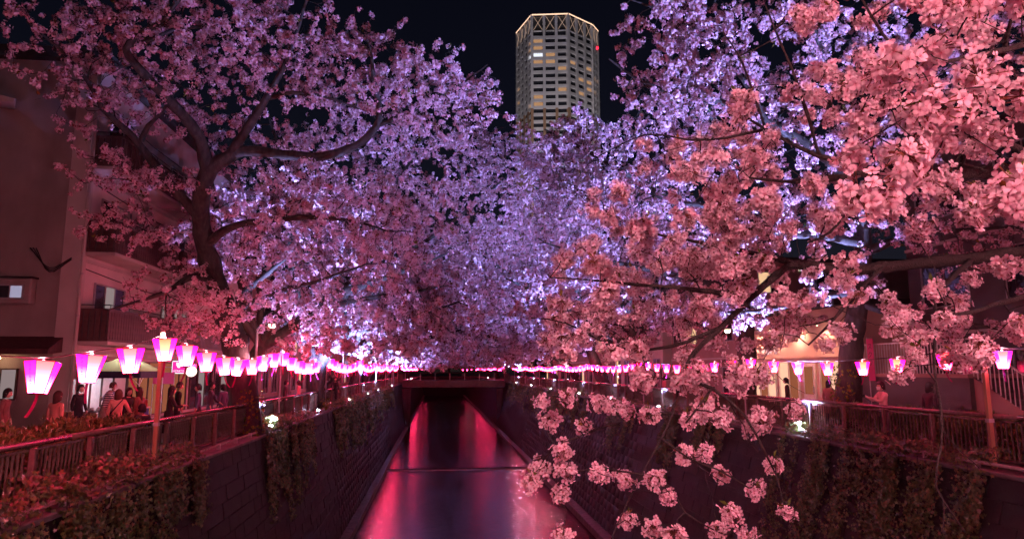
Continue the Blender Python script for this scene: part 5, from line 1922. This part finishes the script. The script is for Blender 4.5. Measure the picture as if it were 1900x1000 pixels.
    for i in range(len(pts)):
        me, pm = pom[rg.integers(8)] if i < nh else rnd[rg.integers(3)]
        o = link('blossom_cluster', me, None, T)
        o.location = Vector(pts[i] - off)
        o.rotation_euler = (rg.normal(0, .5), rg.normal(0, .5), rg.uniform(0, 6.28))
        s = rads[i] / .064
        o.scale = (s * rg.uniform(.9, 1.12), s * rg.uniform(.9, 1.12), s * rg.uniform(.9, 1.12))
        q = link('pedicels', pm, None, o)
    # young bronze leaves at some shoot ends
    sel = rg.choice(len(pts), 90, replace=False)
    LV, LF = leaves(rg, pts[sel] + np.array([0, 0, .03]), np.full(len(sel), .03), 3, .018, .6)
    tag(link('young_leaves', mesh_np('young_leaves', LV - off, LF), M['young_leaf'], T), kind='stuff')
    print('FG clusters', len(pts))


foreground()
# ------------------------------------------------------------------ ivy, hedges and bank plants
def star_leaves(rg, P, Nn, size):
    """ivy leaves: five-lobed, folded at the midrib. P positions, Nn facing directions"""
    n = len(P)
    Nn = norm(Nn + rg.normal(0, .45, (n, 3)))
    down = norm(np.array([0, 0, -1.0]) + rg.normal(0, .5, (n, 3)))
    t = norm(down - (down * Nn).sum(1, keepdims=True) * Nn)
    s = np.cross(Nn, t)
    sz = size * rg.uniform(.6, 1.25, (n, 1))
    prof = [(0, 0), (-.25, .55), (.22, .42), (.55, .62), (.62, .25), (1.15, 0), (.62, -.25), (.55, -.62), (.22, -.42), (-.25, -.55)]
    V = np.stack([P + t * sz * a + s * sz * b + Nn * sz * (abs(b) * .28 - .1 * a) for a, b in prof], axis=1)
    i = np.arange(n)[:, None] * 10
    F = [np.concatenate([i + np.array([[0, 1, 2, 3]]), i + np.array([[0, 3, 4, 5]]), i + np.array([[0, 5, 6, 7]]), i + np.array([[0, 7, 8, 9]])])]
    return V.reshape(-1, 3), F


def ivy(side, patches, label, seed, size=.055):
    """patches: (y0,y1,z_top,hang,n,bush) hanging over the river wall from its coping"""
    rg = np.random.default_rng(seed)
    left = side < 0
    xb, xt, zt = (LB, LT, 6.72) if left else (RB, RT, 6.86)
    s = 1 if left else -1            # direction towards the river
    P, Q = [], []
    SV = MB()
    ym = float(np.mean([p[0] for p in patches]))
    base = (xt, ym, zt)
    for (y0, y1, hang, n, bush) in patches:
        m = max(2, int((y1 - y0) * 3.2))
        ys = rg.uniform(y0, y1, m)
        ln = hang * rg.uniform(.35, 1.0, m) * (.55 + .45 * np.sin(np.linspace(.5, 2.6, m))[rg.permutation(m)])
        k = rg.integers(0, m, n)
        v = rg.random(n) ** .8 * ln[k]
        y = ys[k] + rg.normal(0, .10 + .05 * v, n)
        z = zt + .12 - v
        x = xt + (zt - np.minimum(z, zt)) / zt * (xb - xt) + s * (.05 + abs(rg.normal(0, .06, n)) + bush * .25 * np.exp(-v * 1.2) * rg.random(n))
        P.append(np.stack([x, y, z], 1))
        Q.append(np.tile([s * 1.0, -.35, .35], (n, 1)))
        # mound on the coping
        nb = int(n * .35 * max(bush, .3))
        yb = rg.uniform(y0, y1, nb)
        xb_ = xt - s * rg.uniform(-.15, .55, nb)
        hz = (.16 + .5 * bush * np.abs(np.sin(yb * 1.7 + seed))) * rg.random(nb) ** .6
        P.append(np.stack([xb_, yb, zt + .1 + hz], 1))
        Q.append(np.tile([s * .5, -.5, .8], (nb, 1)))
        for j in range(0, m, 2):
            zz = np.linspace(zt + .15, zt - ln[j], 7)
            xx = xt + (zt - np.minimum(zz, zt)) / zt * (xb - xt) + s * .05
            yy = ys[j] + np.cumsum(rg.normal(0, .05, 7))
            SV.tube(np.stack([xx, yy, zz], 1), .006, 4, False)
    P, Q = np.vstack(P), np.vstack(Q)
    e = empty('ivy', base, label, 'ivy', 'ivy hanging over the river walls')
    V, F = star_leaves(rg, P, Q, size)
    tag(link('leaves', mesh_np('leaves', V - np.array(base), F), M['ivy'], e), kind='stuff')
    SV.off = np.array(base)
    tag(SV.build('stems', M['twig'], e), kind='stuff')


ivy(-1, [(9.6, 12.6, 2.2, 2600, 1.0), (12.0, 15.0, 2.3, 2400, 1.0), (14.5, 18.4, 1.7, 2400, .7)], 'dense ivy bush spilling over the wall at the lower left corner', 51, .062)
ivy(-1, [(24.5, 29, 3.6, 4200, .8), (29, 33, 3.0, 2600, .5)], 'ivy curtain hanging below the bright floodlight on the left wall', 52, .075)
ivy(-1, [(40, 50, 3.2, 3600, .5), (50, 62, 3.6, 3600, .5), (62, 90, 3.0, 4000, .5)], 'long dark ivy curtain further along the left wall', 53, .11)
ivy(1, [(13.2, 16.4, 3.2, 3000, .6), (16, 19, 3.4, 3000, .6), (18.6, 21.6, 4.6, 3400, .6)], 'ivy trailing down the right wall below the bright floodlight', 54, .062)
ivy(1, [(26, 29, 2.0, 1200, .3), (31, 34, 3.4, 2000, .4), (38, 44, 3.0, 2200, .4)], 'ivy strands on the right wall behind the hanging blossoms', 55, .09)
ivy(1, [(50, 70, 3.0, 3000, .4), (72, 108, 3.0, 3000, .4)], 'far ivy on the right wall towards the bridge', 56, .13)


def hedge(x0, x1, y0, y1, z0, h, n, label, seed, size=.05):
    rg = np.random.default_rng(seed)
    # rosettes over a rounded box surface, with an inner dark mass of leaves
    u, v, w = rg.random(n), rg.random(n), rg.random(n)
    x = x0 + (x1 - x0) * u
    y = y0 + (y1 - y0) * v
    top = h * (.86 + .12 * np.sin(x * 3.1 + seed) * np.sin(y * 2.3) + .06 * rg.normal(size=n))
    edge = np.minimum(u, 1 - u) * (x1 - x0)
    top = top * (1 - .35 * np.exp(-edge * 6))
    z = z0 + top * np.where(w < .6, 1 - .06 * rg.random(n), rg.random(n))
    P = np.stack([x, y, z], 1)
    base = ((x0 + x1) / 2, (y0 + y1) / 2, z0)
    e = empty('hedge', base, label, 'hedge', 'clipped hedges beside the railings')
    V, F = leaves(rg, P, np.full(n, .04), 6, size, .9, .34)
    tag(link('foliage', mesh_np('foliage', V - np.array(base), F), M['hedge'], e), kind='stuff')
    mb = MB(base)
    for i in range(int((y1 - y0) * 2)):
        yy = y0 + .2 + i * .5
        xx = (x0 + x1) / 2 + rg.normal(0, .12)
        mb.tube([(xx, yy, z0), (xx + rg.normal(0, .1), yy + rg.normal(0, .1), z0 + h * .7)], .012, 4)
    tag(mb.build('stems', M['twig'], e), kind='stuff')


hedge(-8.3, -6.75, 9.5, 17.0, ZL, 1.12, 4200, 'clipped azalea hedge behind the near left railing', 61, .055)
hedge(-8.0, -6.8, 21.5, 27.5, ZL, .75, 1500, 'low hedge beside the dark forked trunk on the left bank', 62, .055)
hedge(-8.0, -6.8, 30, 37, ZL, .7, 1300, 'low hedge behind the left railing before the leaning trunk', 63, .06)
hedge(12.1, 13.4, 12.0, 20.5, ZR, .95, 3200, 'clipped azalea hedge behind the near right railing', 64, .055)
hedge(12.1, 13.2, 22.8, 30, ZR, .8, 1500, 'low hedge below the lit shop behind the right railing', 65, .055)
hedge(12.1, 13.2, 36, 48, ZR, .8, 1600, 'low hedge further along behind the right railing', 66, .07)


def trunk_ivy(c, h, r, n, label, seed):
    rg = np.random.default_rng(seed)
    a = rg.uniform(0, 2 * math.pi, n)
    z = h * rg.random(n) ** 1.2
    rr = r * (1 - .25 * z / h) + abs(rg.normal(0, .04, n))
    P = np.stack([c[0] + rr * np.cos(a), c[1] + rr * np.sin(a), c[2] + z], 1)
    Q = np.stack([np.cos(a), np.sin(a), .2 + 0 * a], 1)
    V, F = star_leaves(rg, P, Q, .07)
    e = empty('climbing_ivy', c, label, 'ivy')
    tag(link('leaves', mesh_np('leaves', V - np.array(c), F), M['young_leaf'], e), kind='stuff')


c = aty(1572, 760, 21.5)
trunk_ivy((c[0], c[1], ZR), 2.2, .46, 420, 'bright green ivy climbing the dark trunk beside the shop', 71)
c = aty(462, 712, 24.5)
trunk_ivy((c[0], c[1], ZL), 1.5, .56, 380, 'green ivy around the foot of the forked trunk on the left', 72)


def fern(x, y, z, n, r, label, seed):
    rg = np.random.default_rng(seed)
    e = empty('leafy_plant', (x, y, z), label, 'plant', 'plants sprouting from the river walls')
    P = np.array([x, y, z]) + norm(rg.normal(size=(n, 3)) + np.array([0, 0, .8])) * rg.random((n, 1)) * r
    V, F = star_leaves(rg, P, np.tile([0, -.7, .5], (n, 1)), .075)
    tag(link('leaves', mesh_np('leaves', V - np.array([x, y, z]), F), M['young_leaf'], e), kind='stuff')
    mb = MB((x, y, z))
    for k in range(10):
        q = P[k * (n // 10)]
        mb.tube([(x, y, z), tuple((np.array([x, y, z]) + q) / 2 + rg.normal(0, .03, 3)), tuple(q)], .008, 4)
    tag(mb.build('stems', M['twig'], e), kind='stuff')


for k, (px, py, X, sd, lab) in enumerate([(603, 722, -6.0, -1, 'bright green plant glowing above the second left floodlight'), (690, 712, -6.0, -1, 'pale green plant by the far left floodlights'), (1062, 712, 11.4, 1, 'bright green plant glowing above a far right floodlight')]):
    p = atx(px, py, X)
    fern(X + (.05 if sd < 0 else -.05), p[1], 7.0, 90, .8 if k else .6, lab, 80 + k)
# ------------------------------------------------------------------ people
SK = pbr('skin', (.55, .34, .27), .6, 10, .08)
_cm = {}


def cmat(c):
    if c not in _cm:
        _cm[c] = pbr('cloth', c, .85, 9, .18)
    return _cm[c]


def stripes_mat():
    m, nt, out = newmat('striped_cloth')
    b = N(nt, 'ShaderNodeBsdfPrincipled')
    b.inputs['Roughness'].default_value = .85
    tc = N(nt, 'ShaderNodeTexCoord')
    wv = N(nt, 'ShaderNodeTexWave')
    wv.bands_direction = 'Z'
    wv.inputs['Scale'].default_value = 5.5
    nt.links.new(tc.outputs['Object'], wv.inputs[0])
    nt.links.new(ramp(nt, wv.outputs[1], [(.45, (.03, .03, .04)), (.55, (.68, .66, .64))]), b.inputs['Base Color'])
    nt.links.new(b.outputs[0], out.inputs[0])
    return m


STRIPE = stripes_mat()


def person(px, depth, face, label, top, legs, hair, hairlen=.12, height=1.62, armL=None, armR=None, lean=0.0, bank=-1, coat=0.0, headturn=0.0, mask=False, strap=False, sit=False, topmat=None):
    """standing figure; face = heading in radians (0 looks along +y, away from the viewpoint). arms: hand target in body axes (right, forward, up)"""
    zs = ZL if bank < 0 else ZR
    p = aty(px, 700, depth)
    h = height
    e = empty('person', (p[0], p[1], zs), label, 'person', 'people strolling along the banks')
    e.rotation_euler = (0, 0, -face)
    # joints in body axes: x right, y forward, z up (metres)
    hipz = .52 * h
    if sit:
        hipz = .30 * h
    chest = np.array([0, .02 + lean * .35, hipz + .29 * h])
    neck = np.array([0, .03 + lean * .45, hipz + .335 * h])
    head = np.array([0, .05 + lean * .55, hipz + .42 * h])
    J, E, Rr, Pt = [], [], [], []

    def jn(q, r, par, part):
        J.append(np.array(q, float))
        Rr.append(r)
        Pt.append(part)
        if par is not None:
            E.append((par, len(J) - 1))
        return len(J) - 1
    pel = jn((0, 0, hipz), (.135, .105), None, 'top' if coat else 'legs')
    wst = jn((0, .01 + lean * .12, hipz + .12 * h), (.125, .095), pel, 'top')
    ch = jn(chest, (.15, .11), wst, 'top')
    nk = jn(neck, (.055, .055), ch, 'skin')
    hands = []
    for s, tgt in ((-1, armL), (1, armR)):
        sh = chest + np.array([s * .165, 0, .015])
        if tgt is None:
            el = sh + np.array([s * .05, -.02, -.27])
            ha = sh + np.array([s * .06, .06, -.50])
        else:
            ha = np.array(tgt, float)
            mid = (sh + ha) / 2
            d = np.linalg.norm(ha - sh)
            bend = math.sqrt(max(.0, .27 ** 2 - (d / 2) ** 2))
            el = mid + norm(np.array([s * .5, -.2, -1.0])) * bend
        a = jn(sh, (.062, .062), ch, 'top')
        b_ = jn(el, (.048, .048), a, 'top')
        c_ = jn(ha + (el - ha) * .16, (.036, .036), b_, 'top')
        d_ = jn(ha, (.030, .024), c_, 'skin')
        dirh = norm(ha - el)
        jn(ha + dirh * .085, (.026, .018), d_, 'skin')
        hands.append((ha, dirh, s))
    for s in (-1, 1):
        hp = jn((s * .085, 0, hipz - .06), (.095, .095), pel, 'legs')
        if sit:
            kn = jn((s * .10, .38, hipz), (.07, .07), hp, 'legs')
            an = jn((s * .10, .36, .09), (.045, .045), kn, 'legs')
        else:
            kn = jn((s * .095, .015, hipz * .53), (.068, .07), hp, 'legs')
            an = jn((s * .10, -.02, .09), (.045, .045), kn, 'legs')
        fy = .36 if sit else 0
        jn((s * .115, fy + .14, .035), (.04, .032), an, 'shoe')
    me = bpy.data.meshes.new('body')
    me.from_pydata([tuple(v) for v in J], E, [])
    ob = bpy.data.objects.new('body', me)
    C.objects.link(ob)
    sm = ob.modifiers.new('skin', 'SKIN')
    sm.use_smooth_shade = True
    for i, sv in enumerate(me.skin_vertices[0].data):
        sv.radius = Rr[i]
        sv.use_root = i == 0
    ss = ob.modifiers.new('sub', 'SUBSURF')
    ss.levels = 1
    ss.render_levels = 1
    dg = bpy.context.evaluated_depsgraph_get()
    bm_ = bpy.data.meshes.new_from_object(ob.evaluated_get(dg))
    bpy.data.objects.remove(ob)
    # head grown as part of the same body mesh
    mb = MB()
    nlat, nlon = 9, 12
    V, F = [], []
    ct, st_ = math.cos(headturn), math.sin(headturn)
    for i in range(nlat + 1):
        la = math.pi * i / nlat
        for j in range(nlon):
            lo = 2 * math.pi * j / nlon
            x, y, z = math.sin(la) * math.sin(lo), math.sin(la) * math.cos(lo), math.cos(la)
            X, Y, Z = x * .074, y * .092, z * .118
            if z < -.2:
                X *= 1 + .35 * (z + .2)
                Y += .012
            if abs(x) < .3 and y > .8 and -.35 < z < .15:
                Y += .018
            V.append((head[0] + X * ct + Y * st_, head[1] - X * st_ + Y * ct, head[2] + Z))
    for i in range(nlat):
        for j in range(nlon):
            F.append((i * nlon + j, (i + 1) * nlon + j, (i + 1) * nlon + (j + 1) % nlon, i * nlon + (j + 1) % nlon))
    nb = len(bm_.vertices)
    allV = [tuple(v.co) for v in bm_.vertices] + V
    allF = [tuple(pp.vertices) for pp in bm_.polygons] + [tuple(i + nb for i in f) for f in F]
    # fingers and ears joined into the body
    ex = MB()
    for (ha, dh, s) in hands:
        sd = norm(np.cross(dh, np.array([0, 0, 1.0]) if abs(dh[2]) < .9 else np.array([0, 1.0, 0])))
        for k in range(4):
            b0 = ha + dh * .08 + sd * (k - 1.5) * .017
            L = (.055, .066, .062, .048)[k]
            cu = np.cross(sd, dh)
            ex.tube([b0, b0 + dh * L * .55 - cu * .006, b0 + dh * L * .9 - cu * .024], [.009, .008, .006], 4)
        b0 = ha + dh * .035 + sd * .028
        ex.tube([b0, b0 + dh * .03 + sd * .02, b0 + dh * .055 + sd * .022], [.010, .009, .007], 4)
    for s in (-1, 1):
        q = head + np.array([s * .076 * ct, -s * .076 * st_, 0])
        ex.tube([q + np.array([0, 0, -.028]), q + np.array([s * .012, -.008, .0]), q + np.array([0, -.004, .03])], [.008, .014, .008], 5)
    n2 = len(allV)
    allV += ex.v
    allF += [tuple(i + n2 for i in f) for f in ex.f]
    body = bpy.data.meshes.new('body')
    body.from_pydata(allV, [], allF)
    topm = topmat or cmat(top)
    for m in (SK, topm, cmat(legs), cmat((.02, .02, .022))):
        body.materials.append(m)
    JJ = np.array(J)
    segs = [(JJ[a], JJ[b_], Pt[b_]) for a, b_ in E]
    A_ = np.array([s[0] for s in segs])
    B_ = np.array([s[1] for s in segs])
    ab = B_ - A_
    idx = {'skin': 0, 'top': 1, 'legs': 2, 'shoe': 3}
    for pp in body.polygons:
        c0 = np.array(pp.center)
        if pp.vertices[0] >= nb:
            pp.material_index = 0
            pp.use_smooth = True
            continue
        t = np.clip(((c0 - A_) * ab).sum(1) / np.maximum((ab * ab).sum(1), 1e-9), 0, 1)
        d = np.linalg.norm(c0 - (A_ + ab * t[:, None]), axis=1)
        part = segs[int(np.argmin(d))][2]
        if part == 'legs' and coat and c0[2] > hipz - coat * .3:
            part = 'top'
        if part == 'skin' and c0[2] > neck[2] - .25 and c0[2] < neck[2] - .035:
            part = 'top'
        pp.material_index = idx[part]
        pp.use_smooth = True
    body.update()
    link('body', body, None, e)
    # hair
    hv, hf = [], []
    for i in range(7):
        la = math.pi * .60 * i / 6
        for j in range(14):
            lo = 2 * math.pi * j / 14
            x, y, z = math.sin(la) * math.sin(lo), math.sin(la) * math.cos(lo), math.cos(la)
            back = .5 - .5 * math.cos(lo - math.pi) if False else (1 - math.cos(lo)) / 2
            if la > 1.0 and y > .35:
                z = max(z, .42)
                y *= .9
            X, Y, Z = x * .086, y * .102 - .006, z * .128
            if i == 6:
                Z -= hairlen * back
                X *= 1.05
            hv.append((head[0] + X * ct + Y * st_, head[1] - X * st_ + Y * ct, head[2] + Z + .004))
    for i in range(6):
        for j in range(14):
            hf.append((i * 14 + j, (i + 1) * 14 + j, (i + 1) * 14 + (j + 1) % 14, i * 14 + (j + 1) % 14))
    hm = MB()
    hm.add(hv, hf)
    ho = hm.build('hair', cmat(hair), e, True)
    md = ho.modifiers.new('thick', 'SOLIDIFY')
    md.thickness = .012
    # eyes and mouth
    for s in (-1, 1):
        x, y = s * .030, .086
        q = (head[0] + x * ct + y * st_, head[1] - x * st_ + y * ct, head[2] + .008)
        MB().lathe([(.001, -.006), (.009, 0), (.001, .006)], 8, q).build('eye', M['black'], e)
    if mask:
        mv = []
        for (x, y, z) in ((-.066, .05, -.01), (0, .125, -.005), (.066, .05, -.01), (.058, .045, -.085), (0, .105, -.10), (-.058, .045, -.085)):
            mv.append((head[0] + x * ct + y * st_, head[1] - x * st_ + y * ct, head[2] + z))
        mm = MB()
        mm.add(mv, [(0, 1, 4, 5), (1, 2, 3, 4)])
        mm.build('face_mask', M['cloth_white'], e)
    else:
        q = (head[0] + .098 * st_, head[1] + .098 * ct, head[2] - .055)
        MB().box(q[0] - .02, q[0] + .02, q[1] - .012, q[1] + .001, q[2] - .004, q[2] + .004).build('mouth', cmat((.35, .10, .09)), e)
    if coat:
        pr = [(.155, hipz + .12), (.165, hipz), (.185, hipz - coat * .4), (.20, hipz - coat)]
        sk = MB().lathe(pr, 16).build('coat_skirt', topm, e, True)
        sk.scale = (1, .78, 1)
    if strap:
        pts = [chest + np.array([.14, -.10, .07]), chest + np.array([.02, -.145, -.10]), chest + np.array([-.15, -.06, -.30]), chest + np.array([-.02, .12, -.15]), chest + np.array([.14, .06, .07])]
        MB().tube([tuple(q) for q in pts], .014, 6).build('bag_strap', M['black'], e, True)
    return e


A = math.pi
BK, DK = (.025, .02, .02), (.03, .028, .035)
person(222, 19.6, -.15, 'person in a salmon jacket seen from behind with a black bag strap', (.62, .30, .24), (.06, .06, .08), (.10, .04, .025), .12, 1.60, strap=True, armR=(.25, .34, 1.02))
person(196, 23.6, 1.3, 'person in a black and white striped shirt and face mask leaning over the stall table', (.5, .5, .5), (.3, .24, .18), (.08, .045, .03), .04, 1.74, armR=(.15, .42, .90), armL=(-.1, .45, .92), lean=.35, mask=True, topmat=STRIPE)
person(213, 25.4, 2.8, 'stall vendor in a pale blue shirt under the tent', (.35, .42, .6), (.04, .04, .05), BK, .03, 1.68, mask=True, armR=(.3, .35, 1.2))
person(240, 21.8, 2.2, 'woman with long dark hair facing the camera side at the stall', (.06, .03, .03), DK, (.05, .02, .018), .28, 1.60)
person(263, 21.3, -1.4, 'woman in a rust brown coat with long hair beside the tent leg', (.20, .07, .05), DK, (.06, .025, .02), .30, 1.62, coat=.35)
person(270, 18.8, -.9, 'person crouching in a black jacket next to the salmon jacket', (.03, .025, .025), DK, BK, .05, 1.6, sit=True, armL=(-.1, .4, .75))
person(318, 21.0, 1.1, 'person in a long black coat with hood right of the wooden pole', BK, DK, BK, .34, 1.66, coat=.5, armR=(.12, .36, 1.12), armL=(-.1, .36, 1.12))
person(332, 22.6, 1.0, 'man in a black jacket behind the black hooded coat', BK, DK, BK, .02, 1.76)
person(372, 24.0, -1.9, 'blurred person in a slate blue jacket beside the hedge', (.10, .10, .18), DK, BK, .06, 1.66)
person(392, 25.2, 1.5, 'person in a dark vest walking left of the forked trunk', (.05, .04, .06), (.12, .12, .18), BK, .03, 1.70, armL=(-.2, .3, 1.0))
person(417, 26.5, -1.2, 'person in a dusky purple coat close to the forked trunk', (.12, .07, .14), DK, BK, .10, 1.6, coat=.3)
person(14, 19.5, 1.4, 'blurred person in a dull red coat at the far left edge', (.24, .10, .09), DK, BK, .10, 1.64, coat=.35)
person(108, 17.6, .4, 'person in an orange-pink jacket behind the largest lantern streamer', (.55, .24, .18), DK, (.06, .025, .02), .14, 1.62)
person(150, 22.4, 2.0, 'dark-clothed person standing beside the cardboard boxes', DK, DK, BK, .06, 1.68)
person(530, 34, 1.4, 'person in a dark top passing behind the left railing hedge', (.05, .03, .035), DK, BK, .08, 1.64)
person(556, 35, -1.5, 'person in a rosy sweater walking behind the left railing', (.5, .25, .25), DK, BK, .12, 1.62)
person(622, 44, 2.6, 'person in a black jacket beside the pale leaning trunk', BK, DK, BK, .08, 1.68)
person(1636, 17.6, -1.45, 'person in a pale hooded sweater and white face mask holding up a phone', (.66, .50, .46), (.10, .08, .09), BK, .06, 1.66, armL=(-.08, .42, 1.26), armR=(.06, .42, 1.28), bank=1, mask=True)
person(1535, 23.5, 1.2, 'blurred person in a brown coat in front of the lit shop', (.32, .17, .14), DK, BK, .12, 1.60, bank=1, coat=.35)
person(1460, 26.5, -1.0, 'person in a dark jacket at the lit shop window', (.07, .05, .05), DK, BK, .08, 1.66, bank=1)
person(1232, 38, 1.5, 'person in a rosy coat behind the right railing among lanterns', (.45, .2, .2), DK, BK, .1, 1.64, bank=1, coat=.3)
person(1150, 45, -1.5, 'dark figure walking behind the far right railing', BK, DK, BK, .06, 1.68, bank=1)
person(1720, 17.2, 1.5, 'dark-clothed figure in the shade beneath the right bank lanterns', (.05, .03, .04), DK, BK, .12, 1.64, bank=1, coat=.4)
# the phone in the raised hands
pp = aty(1636, 700, 17.6)
ph = empty('phone', (pp[0] - .55, pp[1] + .03, ZR + 1.30), 'dark phone held up by the masked person on the right', 'phone')
MB().bbox(-.006, .006, -.075, .075, -.037, .037, .004).build('case', M['black'], ph)
MB().box(-.0085, -.0065, -.07, .07, -.033, .033).build('lens_plate', M['glass'], ph)
